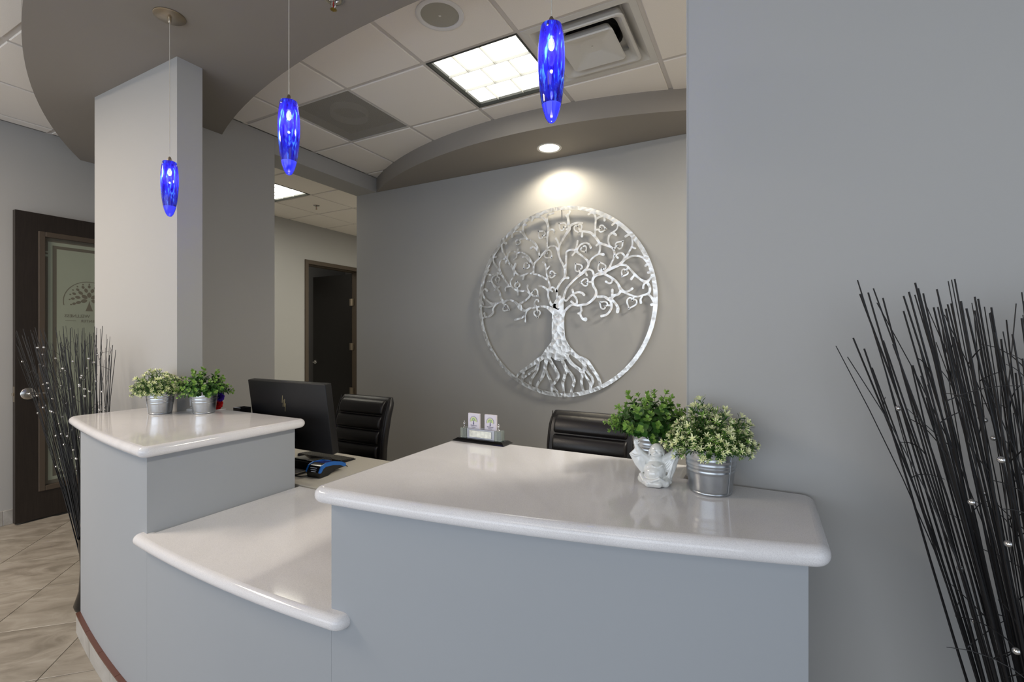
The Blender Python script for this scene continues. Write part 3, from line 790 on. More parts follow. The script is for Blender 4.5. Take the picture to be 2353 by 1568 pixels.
def ribbon(P, y0=-TH, y1=0.0, closed=False, caps=True):
    """flat cut-metal strip along P = [(x, z, width)] in the tree's plane"""
    L = []; Rr = []; n = len(P)
    for i, (x, z, w) in enumerate(P):
        a = P[i - 1] if (i > 0 or closed) else P[0]; b = P[(i + 1) % n] if (i < n - 1 or closed) else P[-1]
        d = Vector((b[0] - a[0], b[1] - a[1])); d = d.normalized() if d.length > 1e-9 else Vector((1, 0))
        L.append((x - d.y * w / 2, z + d.x * w / 2)); Rr.append((x + d.y * w / 2, z - d.x * w / 2))
    m = MB()
    if not closed and caps:
        # half-round ends
        def cap(i, j):
            x, z, w = P[i]; d = Vector((P[i][0] - P[j][0], P[i][1] - P[j][1])).normalized()
            return [(x + (d.x * cos(t) - d.y * sin(t)) * w / 2, z + (d.y * cos(t) + d.x * sin(t)) * w / 2) for t in (pi / 2, 1.05, 0.52, 0, -0.52, -1.05, -pi / 2)]
        for i, j in ((0, 1), (n - 1, n - 2)):
            c = cap(i, j); m.add([(x, y0, z) for x, z in c] + [(x, y1, z) for x, z in c], [list(range(7)), list(range(7, 14))] + [(k, k + 1, k + 8, k + 7) for k in range(6)])
    vs = []; fs = []
    for i in range(n): vs += [(L[i][0], y0, L[i][1]), (Rr[i][0], y0, Rr[i][1]), (Rr[i][0], y1, Rr[i][1]), (L[i][0], y1, L[i][1])]
    for i in range(n if closed else n - 1):
        j = (i + 1) % n
        for k in range(4): fs.append((4 * i + k, 4 * j + k, 4 * j + (k + 1) % 4, 4 * i + (k + 1) % 4))
    m.add(vs, fs)
    return m
nb = 0
for line in STROKES.strip().split('\n'):
    k, *pts = line.split()
    P = [tuple(int(a) / 1000 for a in p.split(',')) for p in pts]
    P = [p for p in P]
    m = ribbon(catmull(P))
    nb += 1
    # overlapping strips keep a hair's difference in depth
    dy = (nb % 7) * 0.00006
    m.v = [(x, y - dy, z) for x, y, z in m.v]
    m.build({'t': 'trunk', 'r': 'root', 'b': 'branch'}[k], TREE, art)
for h in HEARTS.split():
    x, z, tx, tz = [int(a) / 1000 for a in h.split(',')]
    d = Vector((tx - x, tz - z)); L_ = d.length * 0.90; d.normalize(); q = Vector((-d.y, d.x))
    pts = []
    for i in range(28):
        a = 2 * pi * i / 28
        # heart with its tip towards +d; notch on the other side
        w = 16 * sin(a) ** 3 / 17.0; v = -(13 * cos(a) - 5 * cos(2 * a) - 2 * cos(3 * a) - cos(4 * a)) / 17.0
        pp = Vector((x, z)) + d * (v * L_ * 0.86) + q * (w * L_ * 0.70)
        pts.append((pp.x, pp.y, 0.0112))
    pts2 = pts
    m = ribbon(pts2, closed=True)
    m.v = [(xx, yy - 0.0005, zz) for xx, yy, zz in m.v]
    m.build('heart_leaf', TREE, art)
ring = [(0.7415 * cos(2 * pi * i / 120), 0.7415 * sin(2 * pi * i / 120), 0.031) for i in range(120)]
ribbon(ring, y0=-TH - 0.0006, closed=True).build('ring', TREE, art)
for a in (90, 210, 330):
    MB().tube([(0.74 * cos(radians(a)), 0, 0.74 * sin(radians(a))), (0.74 * cos(radians(a)), 0.0349, 0.74 * sin(radians(a)))], 0.004, 8).build('standoff', CHROME, art)

# ---------------------------------------------------------------- doors
dl = thing('door_1', 'dark wooden door with a frosted glass panel, open against the left wall', 'door', (-4.87, 1.372, 0.012), kind='structure')
DH = 2.302
wd = MB(); Y0, Y1 = 0.13, 0.79; Z0, Z1 = 0.205, 2.165
wd.box(0, 0.045, 0, Y0, 0, DH); wd.box(0, 0.045, Y1, 0.92, 0, DH); wd.box(0, 0.045, Y0, Y1, 0, Z0); wd.box(0, 0.045, Y0, Y1, Z1, DH)
wd.build('slab', DARKWOOD, dl)
fr = MB()
for a in (Y0, ):
    q = 0.034
    for (a0, a1, b0, b1) in ((Y0 - 0.004, Y0 + q, Z0 - 0.004, Z1 + 0.004), (Y1 - q, Y1 + 0.004, Z0 - 0.004, Z1 + 0.004)):
        fr.box(-0.004, 0.052, a0, a1, b0, b1, bev=0.004)
    fr.box(-0.004, 0.052, Y0 + q, Y1 - q, Z0 - 0.004, Z0 + q, bev=0.004); fr.box(-0.004, 0.052, Y0 + q, Y1 - q, Z1 - q, Z1 + 0.004, bev=0.004)
fr.build('glazing_frame', BRONZE, dl)
GL_CLEAR = mat('clear_glass_band', (96, 92, 82), 0.08, spec=0.7)
GL_FROST = mat('frosted_film', (142, 148, 132), 0.3, spec=0.5, noise=(2.5, 0.06))
gp = MB().box(0.020, 0.026, Y0 + 0.034, Y1 - 0.034, Z0 + 0.034, Z1 - 0.034).build('glass_pane', GL_CLEAR, dl)
# etched film: outer frame band, inner field, and the clear tree emblem
ya, yb, za, zb = Y0 + 0.034, Y1 - 0.034, Z0 + 0.034, Z1 - 0.034
def frame_mb(y0, y1, z0, z1, w, x0, x1):
    m = MB(); m.box(x0, x1, y0, y0 + w, z0, z1); m.box(x0, x1, y1 - w, y1, z0, z1); m.box(x0, x1, y0 + w, y1 - w, z0, z0 + w); m.box(x0, x1, y0 + w, y1 - w, z1 - w, z1); return m
frame_mb(ya + 0.022, yb - 0.022, za + 0.03, zb - 0.03, 0.026, 0.0262, 0.0268).build('etched_band', GL_FROST, gp)
cf = MB().box(0.0262, 0.0268, ya + 0.073, yb - 0.073, za + 0.08, zb - 0.08)
cf.box(0.0262, 0.0267, ya, ya + 0.022, zb - 0.115, zb - 0.105); cf.box(0.0262, 0.0267, ya, ya + 0.022, zb - 0.145, zb - 0.128)
cf.build('etched_field', GL_FROST, gp)
GL_MARK = mat('clear_emblem', (104, 100, 88), 0.15, spec=0.6)
em = MB(); ec = 0.438; ez = 1.665 - 0.012
def leaf2(m, cy, cz, ang, L, Wd, x0=0.0269, x1=0.0273):
    pts = []
    for i in range(12):
        a = 2 * pi * i / 12; u = L / 2 * cos(a); v = Wd / 2 * sin(a) * (0.55 + 0.45 * abs(sin(a)))
        pts.append((cy + u * cos(ang) - v * sin(ang), cz + u * sin(ang) + v * cos(ang)))
    m.add([(x0, a, b) for a, b in pts] + [(x1, a, b) for a, b in pts], [list(range(12))[::-1], list(range(12, 24))] + [(i, (i + 1) % 12, 12 + (i + 1) % 12, 12 + i) for i in range(12)])
for rr, n, L, Wd in ((0.036, 5, 0.044, 0.030), (0.074, 8, 0.036, 0.024), (0.104, 11, 0.026, 0.019), (0.124, 13, 0.013, 0.011)):
    for i in range(n):
        a = radians(-22 + 224 * i / (n - 1)); leaf2(em, ec + rr * cos(a), ez + 0.02 + rr * sin(a), a, L, Wd)
em.add([(0.0273, ec - 0.024, ez - 0.075), (0.0273, ec + 0.024, ez - 0.075), (0.0273, ec + 0.006, ez - 0.02), (0.0273, ec, ez + 0.01), (0.0273, ec - 0.006, ez - 0.02)], [(0, 1, 2, 3, 4)])
em.build('tree_emblem', GL_MARK, gp)
ar = [(ec + 0.162 * cos(radians(-12 + 204 * i / 30)), ez + 0.0 + 0.162 * sin(radians(-12 + 204 * i / 30)), 0.005) for i in range(31)]
rm = ribbon(ar, caps=False); rm.v = [(0.0273 + (0.0002 if y < -0.001 else 0), x, z) for x, y, z in rm.v]
rm.build('emblem_arc', GL_MARK, gp)
def door_text(txt, size, yc, z):
    m = text_mb(txt, size)
    m.v = [(0.0274 - zz, yc - xx, z + yy) for xx, yy, zz in m.v]     # reads from the other side of the glass
    m.build('lettering', GL_MARK, gp)
door_text('WELLNESS', 0.034, 0.362, 1.525); door_text('CENTER', 0.03, ec, 1.487)
lm = MB().box(0.0272, 0.0275, ec - 0.15, ec - 0.085, 1.496, 1.4985); lm.box(0.0272, 0.0275, ec + 0.085, ec + 0.15, 1.496, 1.4985); lm.build('rule_line', GL_MARK, gp)
lv = MB(); X90 = Matrix.Rotation(pi / 2, 3, 'Y')
lv.lathe([(0.0, 0.0), (0.043, 0.0), (0.043, 0.006), (0.038, 0.010), (0.0, 0.011)], 36, ax=X90, c=(0.0455, 0.068, 0.948))
hd = lv.build('rose_plate', CHROME, dl, smooth=True)
l2 = MB(); l2.lathe([(0.011, 0.01), (0.011, 0.045), (0.008, 0.048)], 18, ax=X90, c=(0.0455, 0.068, 0.948))
l2.tube([(0.088, 0.064, 0.948), (0.09, 0.085, 0.949), (0.09, 0.13, 0.947), (0.086, 0.178, 0.945)], [0.009, 0.010, 0.0085, 0.007], 12)
l2.build('lever', CHROME, dl, smooth=True)
lt_ = MB().box(0.008, 0.037, -0.0012, 0.0, 0.892, 1.004); lt_.box(0.014, 0.031, -0.011, -0.001, 0.938, 0.958, bev=0.002); lt_.build('latch_plate', NICKEL, dl)

df = thing('trim_3', None, None, (-5.62, 0, 0), kind='structure')
m = MB(); ja, jb, jt = 4.485, 5.505, 2.462
m.box(-0.13, 0.014, ja, ja + 0.055, 0.0, jt); m.box(-0.13, 0.014, jb - 0.055, jb, 0.0, jt); m.box(-0.13, 0.014, ja + 0.055, jb - 0.055, jt - 0.055, jt)
m.box(-0.13, -0.05, ja + 0.055, ja + 0.07, 0.0, jt - 0.055); m.box(-0.13, -0.05, ja + 0.07, jb - 0.055, jt - 0.07, jt - 0.055)
m.build('door_frame', BRONZE, df)
d2 = thing('door_2', 'black wooden door standing ajar at the far end of the hall', 'door', (-5.72, 5.44, 0.01), rotz=radians(-92), kind='structure')
MB().box(-0.045, 0.0, -0.93, -0.012, 0.0, 2.37, bev=0.002).build('slab', mat('black_door', (18, 15, 14), 0.4, noise=(8, 0.15), scale=(12, 12, 1)), d2)
for z in (0.52, 1.22, 1.92):
    h = MB().box(0.0005, 0.004, -0.05, -0.010, z - 0.055, z + 0.055); h.box(0.0005, 0.004, 0.002, 0.035, z - 0.055, z + 0.055); h.tube([(0.005, -0.004, z - 0.055), (0.005, -0.004, z + 0.055)], 0.006, 10)
    for s in range(4):
        for yy in (-0.03, 0.02): h.sphere((0.0045, yy, z - 0.04 + s * 0.026), 0.0032, 8, 5)
    h.build('hinge', NICKEL, d2, smooth=True)
h = MB().lathe([(0.0, 0), (0.032, 0), (0.032, 0.007), (0.0, 0.009)], 24, ax=X90, c=(0.001, -0.87, 0.955)); h.tube([(0.008, -0.87, 0.955), (0.05, -0.87, 0.955), (0.054, -0.83, 0.955), (0.052, -0.76, 0.953)], 0.009, 10)
h.build('lever_handle', CHROME, d2, smooth=True)
# ---------------------------------------------------------------- office chairs
def make_chair(label, loc, rz):
    t = thing('office_chair', label, 'chair', loc, rz, group='black office chairs behind the counter')
    def prof(u):      # u 0..1 from bottom to top of the backrest: y, z, half width
        z = 0.44 + 0.525 * u
        y = 0.20 + 0.05 * u + 0.035 * sin(pi * u) * -1 + 0.035 * max(0, u - 0.8) * 5 * 0.3
        hw = 0.225 + 0.028 * min(1, u * 1.6)
        return y, z, hw
    rings = []
    for i in range(15):
        u = i / 14; y, z, hw = prof(u); th = 0.030 if 0 < i < 14 else 0.018
        hw -= 0.0 if i < 13 else (0.006 if i == 13 else 0.022)
        rings.append([(a, y + 0.028 + b * (th / 0.03), z) for a, b in roundrect(hw, 0.030, 0.024, 4)])
    bs = MB().loft(rings).build('back_shell', LEATHER, t, smooth=True, angle=60)
    # padded cross pillows on the front of the backrest
    for k in range(5):
        u0 = 0.02 + k * 0.19; u1 = u0 + 0.183
        R2 = []
        for i in range(9):
            f = i / 8; u = u0 + (u1 - u0) * f; y, z, hw = prof(u)
            bul = 0.024 * sqrt(max(0.0, 1 - (2 * f - 1) ** 2)) + 0.004
            hwx = hw - 0.045
            R2.append([(a, y + 0.004 - bul / 2 + b * bul / 0.03, z) for a, b in roundrect(hwx - (0.006 if i in (0, 8) else 0), 0.018, 0.016, 4)])
        MB().loft(R2).build('back_pillow', LEATHER, bs, smooth=True, angle=70)
    for s in (-1, 1):
        pts = [(s * (prof(i / 12)[2] - 0.020), prof(i / 12)[0] - 0.003, prof(i / 12)[1]) for i in range(13)]
        MB().tube(pts, 0.0028, 6).build('stitched_piping', LEATHER, bs, smooth=True)
    # seat with pillows
    rs = []
    for z, k in ((0.40, -0.02), (0.41, 0), (0.445, 0), (0.462, -0.012)):
        rs.append([(a, b - 0.02, z) for a, b in roundrect(0.25 + k, 0.24 + k, 0.05, 5)])
    st = MB().loft(rs).build('seat', LEATHER, t, smooth=True, angle=50)
    for k in range(4):
        MB().bevbox(-0.205, 0.205, -0.235 + k * 0.102, -0.137 + k * 0.102, 0.455, 0.482, 0.012).build('seat_pillow', LEATHER, st, smooth=True)
    for s in ():
        MB().tube([(s * 0.23, 0.20, 0.60), (s * 0.285, 0.18, 0.625), (s * 0.29, 0.0, 0.63), (s * 0.285, -0.12, 0.615), (s * 0.27, -0.13, 0.5), (s * 0.24, -0.08, 0.42)], 0.012, 10).build('armrest', CHROME, t, smooth=True)
    MB().lathe([(0.03, 0.40), (0.03, 0.28), (0.02, 0.275), (0.02, 0.09)], 18).build('gas_column', CHROME, t, smooth=True)
    for k in range(5):
        a = 2 * pi * k / 5 + 0.3
        MB().tube([(0.02 * cos(a), 0.02 * sin(a), 0.10), (0.29 * cos(a), 0.29 * sin(a), 0.068)], [0.022, 0.012], 8).build('base_arm', CHROME, t, smooth=True)
        MB().lathe([(0.026, -0.022), (0.028, 0), (0.026, 0.022)], 16, c=(0.29 * cos(a), 0.29 * sin(a), 0.0285), ax=Matrix.Rotation(a, 3, 'Z') @ Matrix.Rotation(pi / 2, 3, 'X')).build('caster', BLACK_PLASTIC, t, smooth=True)
    return t
make_chair('black ribbed leather office chair beside the monitor, most of its back in view', (-2.515, 2.25, -0.008), radians(-1))
make_chair('black ribbed leather office chair behind the right counter top, partly hidden by a potted plant', (-0.83, 2.24, -0.004), radians(-1.5))

# ---------------------------------------------------------------- monitor, keyboard, card terminal
mon = thing('computer_monitor', 'black computer monitor seen from behind on the staff desk', 'monitor', (-2.11, 1.625, 0.6885))
zb_, zt_ = 0.135, 0.468
# tilted panel: local y grows towards the person using it
Mt = Matrix.Translation((0, -0.02, 0.30)) @ Matrix.Rotation(radians(8), 4, 'X')
p = MB().bevbox(-0.287, 0.293, -0.020, 0.018, -0.172, 0.172, 0.003); p.xform(Mt); hsg = p.build('housing', BLACK_PLASTIC, mon, smooth=True, angle=30)
p = MB().box(-0.28, 0.286, 0.0182, 0.0188, -0.160, 0.166); p.xform(Mt); p.build('screen', BLACK_GLOSS, hsg)
LOGO = mat('logo_silver', (190, 180, 140), 0.3, metal=0.8)
lg = MB()
def bar(x, z0, z1, w=0.0035):
    sl = 0.26; return [(x - sl * -z0 - w / 2, -0.0208, z0), (x - sl * -z0 + w / 2, -0.0208, z0), (x - sl * -z1 + w / 2, -0.0208, z1), (x - sl * -z1 - w / 2, -0.0208, z1)]
for x, a, b in ((-0.012, 0.002, 0.040), (-0.004, -0.018, 0.018), (0.006, -0.018, 0.022), (0.014, -0.042, 0.0)):
    lg.add(bar(x - 0.02, a, b), [(0, 1, 2, 3)])
lg.xform(Mt @ Matrix.Translation((0, 0, 0.062))); lg.build('logo', LOGO, hsg)
p = MB().bevbox(-0.035, 0.035, -0.065, -0.045, 0.01, 0.20, 0.004); p.bevbox(-0.045, 0.045, -0.060, -0.012, 0.17, 0.23, 0.004)
p.build('stand_neck', BLACK_PLASTIC, mon, smooth=True, angle=30)
MB().bevbox(-0.15, 0.06, -0.095, 0.03, 0.0006, 0.012, 0.003).build('stand_base', mat('stand_metal', (70, 68, 66), 0.35, metal=0.6), mon)

kb = thing('computer_keyboard', 'slim black keyboard on the desk below the monitor', 'keyboard', (-2.21, 1.908, 0.6885), radians(-0.5))
k = MB(); k.loft([[(-0.18, -0.05, 0.0006), (0.18, -0.05, 0.0006), (0.18, 0.05, 0.0006), (-0.18, 0.05, 0.0006)], [(-0.18, -0.05, 0.014), (0.18, -0.05, 0.014), (0.18, 0.05, 0.006), (-0.18, 0.05, 0.006)]])
k.build('case', BLACK_PLASTIC, kb)
ks = MB()
for r in range(6):
    for c in range(19):
        x0 = -0.174 + c * 0.0184; y0 = 0.044 - r * 0.0158
        if r == 5 and 4 < c < 9: continue
        zz = 0.0065 + (0.05 - y0) * 0.08
        ks.box(x0, x0 + 0.0155, y0 - 0.013, y0, zz, zz + 0.0035)
tag(ks.build('keys', mat('key_black', (62, 60, 54), 0.45), kb), kind='stuff')

tm = thing('card_terminal', 'black card payment terminal with a bright blue rim on the desk', 'card reader', (-1.955, 1.69, 0.6885), radians(6))
def side(pts, x0, x1): 
    return MB().add([(x0, y, z) for y, z in pts] + [(x1, y, z) for y, z in pts], [list(range(len(pts))), list(range(len(pts), 2 * len(pts)))[::-1]] + [(i, (i + 1) % len(pts), len(pts) + (i + 1) % len(pts), len(pts) + i) for i in range(len(pts))])
side([(-0.085, 0.001), (-0.092, 0.030), (-0.075, 0.058), (-0.045, 0.066), (0.01, 0.060), (0.06, 0.045), (0.088, 0.030), (0.09, 0.018), (0.02, 0.018), (-0.03, 0.002)], -0.040, 0.040).build('body', BLACK_GLOSS, tm, smooth=True, angle=35)
BLUE = mat('terminal_blue', (18, 96, 178), 0.3)
for s in (-1, 1):
    side([(-0.0935, 0.028), (-0.0945, 0.034), (-0.078, 0.060), (-0.047, 0.069), (0.01, 0.0635), (0.06, 0.049), (0.091, 0.034), (0.093, 0.022), (0.084, 0.018), (0.05, 0.034), (0.0, 0.046), (-0.05, 0.050), (-0.066, 0.044), (-0.082, 0.026)], s * 0.0405 - 0.003, s * 0.0405 + 0.003).build('blue_rim', BLUE, tm, smooth=True, angle=35)
b = MB().add([(x, y, z) for x in (-0.037, 0.037) for y, z in ((-0.045, 0.0665), (0.01, 0.0608), (0.06, 0.046), (0.088, 0.031))], [(0, 1, 5, 4), (1, 2, 6, 5), (2, 3, 7, 6)]); b.build('top_cover', mat('terminal_top', (38, 60, 150), 0.2), tm, smooth=True)
pm = MB()
for i in range(3):
    z = 0.050 - i * 0.008; y = -0.0815 - i * 0.0041
    pm.add([(-0.024 + 0.006 * i, y - 0.001, z), (0.018, y - 0.001, z), (0.018, y - 0.0022, z - 0.0022), (-0.024 + 0.006 * i, y - 0.0022, z - 0.0022)], [(0, 1, 2, 3)])
pm.build('printed_lines', mat('print_white', (190, 195, 205), 0.5), tm)
MB().tube([(0.02, 0.088, 0.022), (0.024, 0.105, 0.018), (0.026, 0.125, 0.006)], [0.005, 0.003, 0.0015], 8).build('cable_plug', BLACK_PLASTIC, tm, smooth=True)
pr2 = thing('receipt_printer', 'low black receipt printer left of the card terminal', 'printer', (-2.105, 1.735, 0.6885))
p = MB().bevbox(-0.09, 0.075, -0.068, 0.06, 0.0006, 0.048, 0.006); p.build('body', BLACK_PLASTIC, pr2, smooth=True, angle=30)
MB().bevbox(-0.082, 0.068, -0.06, 0.02, 0.0482, 0.055, 0.003).build('lid', BLACK_GLOSS, pr2, smooth=True)
cb = MB().tube([(-2.33, 1.83, 0.693), (-2.28, 1.86, 0.70), (-2.20, 1.81, 0.697), (-2.10, 1.815, 0.693), (-2.03, 1.825, 0.693)], 0.0024, 8)
tag(cb.build('black_cable', BLACK_PLASTIC, smooth=True), 'thin black cable lying in front of the keyboard', 'cable')
cb = MB().tube([(-2.22, 1.56, 0.692), (-2.10, 1.57, 0.692), (-2.02, 1.585, 0.692), (-1.98, 1.60, 0.696)], 0.0026, 8)
tag(cb.build('power_cable', BLACK_PLASTIC, smooth=True), 'black cable curling under the card terminal', 'cable')
og = thing('desk_organiser', 'black desk organiser just showing above the left counter edge', 'organiser', (-2.45, 1.565, 0.6885))
m = MB(); m.box(-0.03, 0.03, -0.03, 0.03, 0.0006, 0.004); 
for a in ((-0.03, -0.027, -0.03, 0.03), (0.027, 0.03, -0.03, 0.03), (-0.027, 0.027, -0.03, -0.027), (-0.027, 0.027, 0.027, 0.03)): m.box(*a, 0.004, 0.318)
m.build('box', BLACK_PLASTIC, og)
MB().tube([(-0.028, -0.0285, 0.319), (0.028, -0.0285, 0.319)], 0.0018, 6).build('pale_edge', WHITE_PLASTIC, og)

# ---------------------------------------------------------------- things on the left top
wc = thing('security_camera', 'small round camera with a black face and white rim behind the small pots', 'camera', (-2.612, 1.402, ZT), radians(-28))
MB().lathe([(0.026, 0.0004), (0.027, 0.004), (0.022, 0.009), (0.0, 0.010)], 28, cap=(True, False)).build('base', WHITE_PLASTIC, wc, smooth=True)
MB().tube([(0, 0, 0.009), (0, 0.006, 0.024), (0, 0.004, 0.032)], [0.009, 0.006, 0.006], 10).build('neck', WHITE_PLASTIC, wc, smooth=True)
F90 = Matrix.Rotation(pi / 2, 3, 'X')
MB().lathe([(0.0, -0.02), (0.024, -0.018), (0.034, -0.006), (0.036, 0.004), (0.034, 0.010), (0.0305, 0.011)], 32, ax=F90, c=(0, 0, 0.055), cap=(False, False)).build('shell', WHITE_PLASTIC, wc, smooth=True)
MB().lathe([(0.0305, 0.0095), (0.012, 0.008), (0.011, 0.004), (0.0, 0.005)], 32, ax=F90, c=(0, 0, 0.055), cap=(False, False)).build('face', BLACK_GLOSS, wc, smooth=True)
cbl = MB().tube([(-2.56, 1.43, ZT + 0.003), (-2.53, 1.46, ZT + 0.003), (-2.50, 1.43, ZT + 0.003), (-2.475, 1.462, ZT + 0.003), (-2.47, 1.49, ZT + 0.003)], 0.0018, 6)
tag(cbl.build('white_cable', WHITE_PLASTIC, smooth=True), 'thin white cable of the little camera', 'cable')
pf = thing('ruffled_flowers', 'red and purple ruffled ornament half hidden behind the second small pot', 'ornament', (-2.487, 1.462, ZT))
def ruffle(c, r, n, col, name):
    m = MB(); rnd = random.Random(n)
    for i in range(n):
        v = Vector((rnd.gauss(0, 1), rnd.gauss(0, 1), rnd.gauss(0, 1))).normalized(); u = v.orthogonal().normalized(); w = v.cross(u)
        a = rnd.random() * pi; q = u * cos(a) + w * sin(a); k = v.cross(q)
        base = Vector(c) + v * r * 0.2; s = r * 0.26
        P = [base - q * s * 0.3, Vector(c) + v * r * 0.85 - q * s + k * s * 0.3, Vector(c) + v * r - q * s * 0.3 - k * s * 0.2, Vector(c) + v * r + q * s * 0.3 + k * s * 0.2, Vector(c) + v * r * 0.85 + q * s - k * s * 0.3, base + q * s * 0.3]
        m.add(P, [(0, 1, 2, 5), (5, 2, 3, 4)])
    m.build(name, mat(name + '_paper', col, 0.7), pf)
ruffle((0.0, 0.0, 0.067), 0.028, 170, (72, 30, 160), 'purple_ruffle')
ruffle((-0.006, -0.006, 0.031), 0.030, 170, (196, 22, 24), 'red_ruffle')

# ---------------------------------------------------------------- potted plants
def pot_parts(t):
    R0, R1, Hh = 0.0480, 0.0605, 0.108
    pr = [(0.0, 0.0006), (R0 - 0.002, 0.0006), (R0, 0.002), (R0 + 0.0003, 0.005), (R0 - 0.0006, 0.0065)]
    def rad(z): return R0 + (R1 - R0) * z / Hh
    for i in range(1, 40):
        z = 0.007 + (Hh - 0.007) * i / 40; r = rad(z)
        for zc in (0.055, 0.065, 0.0715, 0.084):
            d = (z - zc) / 0.0019; r += 0.0013 * math.exp(-d * d)
        pr.append((r, z))
    pr += [(R1, Hh - 0.002), (R1 + 0.0012, Hh - 0.0005), (R1 + 0.001, Hh + 0.0008), (R1 - 0.0005, Hh), (R1 - 0.0022, Hh - 0.012), (R1 - 0.004, Hh - 0.02)]
    t = MB().lathe(pr, 56, cap=(False, False)).build('pot', GALV, t, smooth=True, angle=60)
    MB().lathe([(R1 - 0.003, Hh - 0.017), (0.03, Hh - 0.012), (0.0, Hh - 0.010)], 28, cap=(False, False)).build('moss', mat('dark_moss', (38, 46, 22), 0.95, noise=(90, 0.5)), t, smooth=True)
    MB().tube([(R0 + 0.0022, 0, 0.006), (R1 + 0.0006, 0, Hh - 0.003)], 0.0009, 6).build('seam', GALV, t, rot=(0, 0, radians(-150)))
    return Hh
def leafmat(name, a, b):
    m = mat(name, a, 0.42, spec=0.4, noise=(55, 0.3)); nt = m.node_tree; p = nt.nodes['Principled BSDF']
    return m
LG = leafmat('leaf_green', (60, 102, 38), 0); LD = leafmat('leaf_dark', (40, 74, 30), 0); LL = leafmat('leaf_fresh', (122, 158, 70), 0)
LC = leafmat('leaf_cream', (224, 227, 178), 0); STEM = mat('plant_stem', (84, 112, 50), 0.6)
def leaf(m, base, d, up, L, Wd, bend=0.25, round_=True):
    d = d.normalized(); s = d.cross(up); s = s.normalized() if s.length > 1e-4 else d.orthogonal().normalized(); n = s.cross(d)
    us = (0, 0.25, 0.55, 0.82, 1.0); ws = (0.12, 0.8, 1.0, 0.7, 0.1) if round_ else (0.25, 0.55, 0.8, 0.9, 0.35)
    Ls, Rs, Cs = [], [], []
    for u, w in zip(us, ws):
        c = base + d * (L * u) + n * (L * bend * (u * u * -0.6 + 0.1 * u))
        Cs.append(c - n * Wd * 0.12 * w); Ls.append(c + s * (Wd / 2 * w) + n * Wd * 0.07 * w); Rs.append(c - s * (Wd / 2 * w) + n * Wd * 0.07 * w)
    vs = Ls + Cs + Rs; k = len(us)
    m.add(vs, [(i, i + 1, k + i + 1, k + i) for i in range(k - 1)] + [(k + i, k + i + 1, 2 * k + i + 1, 2 * k + i) for i in range(k - 1)])
def stem_curve(rnd, L, sag=0.25):
    a = rnd.random() * 2 * pi; b = rnd.uniform(0.1, sag)
    return [Vector((cos(a) * b * L * (i / 5) ** 2, sin(a) * b * L * (i / 5) ** 2, L * i / 5 * (1 - 0.12 * b * (i / 5)))) for i in range(6)]
def sprig_round(seed):
    rnd = random.Random(seed); m = MB(); L = 1.0 * 0.105; P = stem_curve(rnd, L)
    m.mi = 0; m.tube(P, [0.0013, 0.0012, 0.001, 0.0009, 0.0008, 0.0006], 4, cap=False)
    ph = rnd.random() * 3
    n = 8
    for i in range(n):
        f = (i + 1.3) / (n + 0.6); q = f * 5; k = min(4, int(q)); p = P[k].lerp(P[k + 1], q - k); ax = (P[k + 1] - P[k]).normalized()
        u = ax.orthogonal().normalized(); w = ax.cross(u); a = ph + i * pi / 2 * 1.05
        sz = 0.0205 * (0.72 + 0.4 * sin(pi * min(1, f * 1.0))) * rnd.uniform(0.85, 1.1) * (0.8 if i > n - 3 else 1)
        m.mi = 3 if i > n - 3 else (1 if rnd.random() < 0.62 else 2)
        for s in (0, pi):
            dr = u * cos(a + s) + w * sin(a + s) + ax * (0.42 + 0.9 * (i / n) ** 3)
            leaf(m, p, dr, ax, sz, sz * 0.82, 0.3)
    # tip pair
    m.mi = 3
    ax = (P[5] - P[4]).normalized(); u = ax.orthogonal()
    for s in range(3):
        a = s * 2.1; leaf(m, P[5], ax * 1.4 + u * cos(a) * 0.7 + ax.cross(u) * sin(a) * 0.7, ax, 0.011, 0.0065)
    return m.mesh('sprig', [STEM, LG, LD, LL], True, 80)
def sprig_fine(seed, cream=1.0):
    rnd = random.Random(seed + 100); m = MB(); L = 0.105; P = stem_curve(rnd, L, 0.3)
    m.tube(P, [0.0012, 0.0011, 0.001, 0.0008, 0.0007, 0.0006], 4, cap=False)
    def at_(f):
        q = min(4.999, f * 5); k = int(q); return P[k].lerp(P[k + 1], q - k), (P[k + 1] - P[k]).normalized()
    for i in range(34):
        p, ax = at_(0.18 + 0.8 * i / 34); u = ax.orthogonal().normalized(); w = ax.cross(u); a = i * 2.4
        m.mi = 1 if rnd.random() < 0.7 else 2
        leaf(m, p, u * cos(a) + w * sin(a) + ax * 0.9, ax, rnd.uniform(0.011, 0.017), 0.0042, 0.2, False)
    # rosettes of blunt pale petals: one at the tip and some on side shoots
    ends = [(P[5], (P[5] - P[4]).normalized(), 1.0)]
    for i in range(4):
        p, ax = at_(0.45 + 0.13 * i); u = ax.orthogonal().normalized(); a = i * 2.2 + seed; dr = (u * cos(a) + ax.cross(u) * sin(a) + ax * 0.8).normalized()
        e = p + dr * rnd.uniform(0.013, 0.02); m.mi = 0; m.tube([p, e], 0.0006, 4, cap=False); ends.append((e, dr, 0.75))
    for e, dr, s in ends:
        u = dr.orthogonal().normalized(); w = dr.cross(u)
        for ring_, nn, lift, sc in ((0, 6, 0.55, 1.0), (1, 4, 1.6, 0.75)):
            for k in range(nn):
                a = 2 * pi * k / nn + ring_ * 0.5
                m.mi = 3 if rnd.random() < (0.9 if s == 1.0 else 0.6) else 4
                leaf(m, e, u * cos(a) + w * sin(a) + dr * lift, dr, 0.0148 * s * sc * rnd.uniform(0.85, 1.15), 0.0048 * s, -0.1, False)
    return m.mesh('sprig', [STEM, LG, LD, LC, LL], True, 80)
SR = [sprig_round(i) for i in range(6)]
SF = [sprig_fine(i) for i in range(6)]
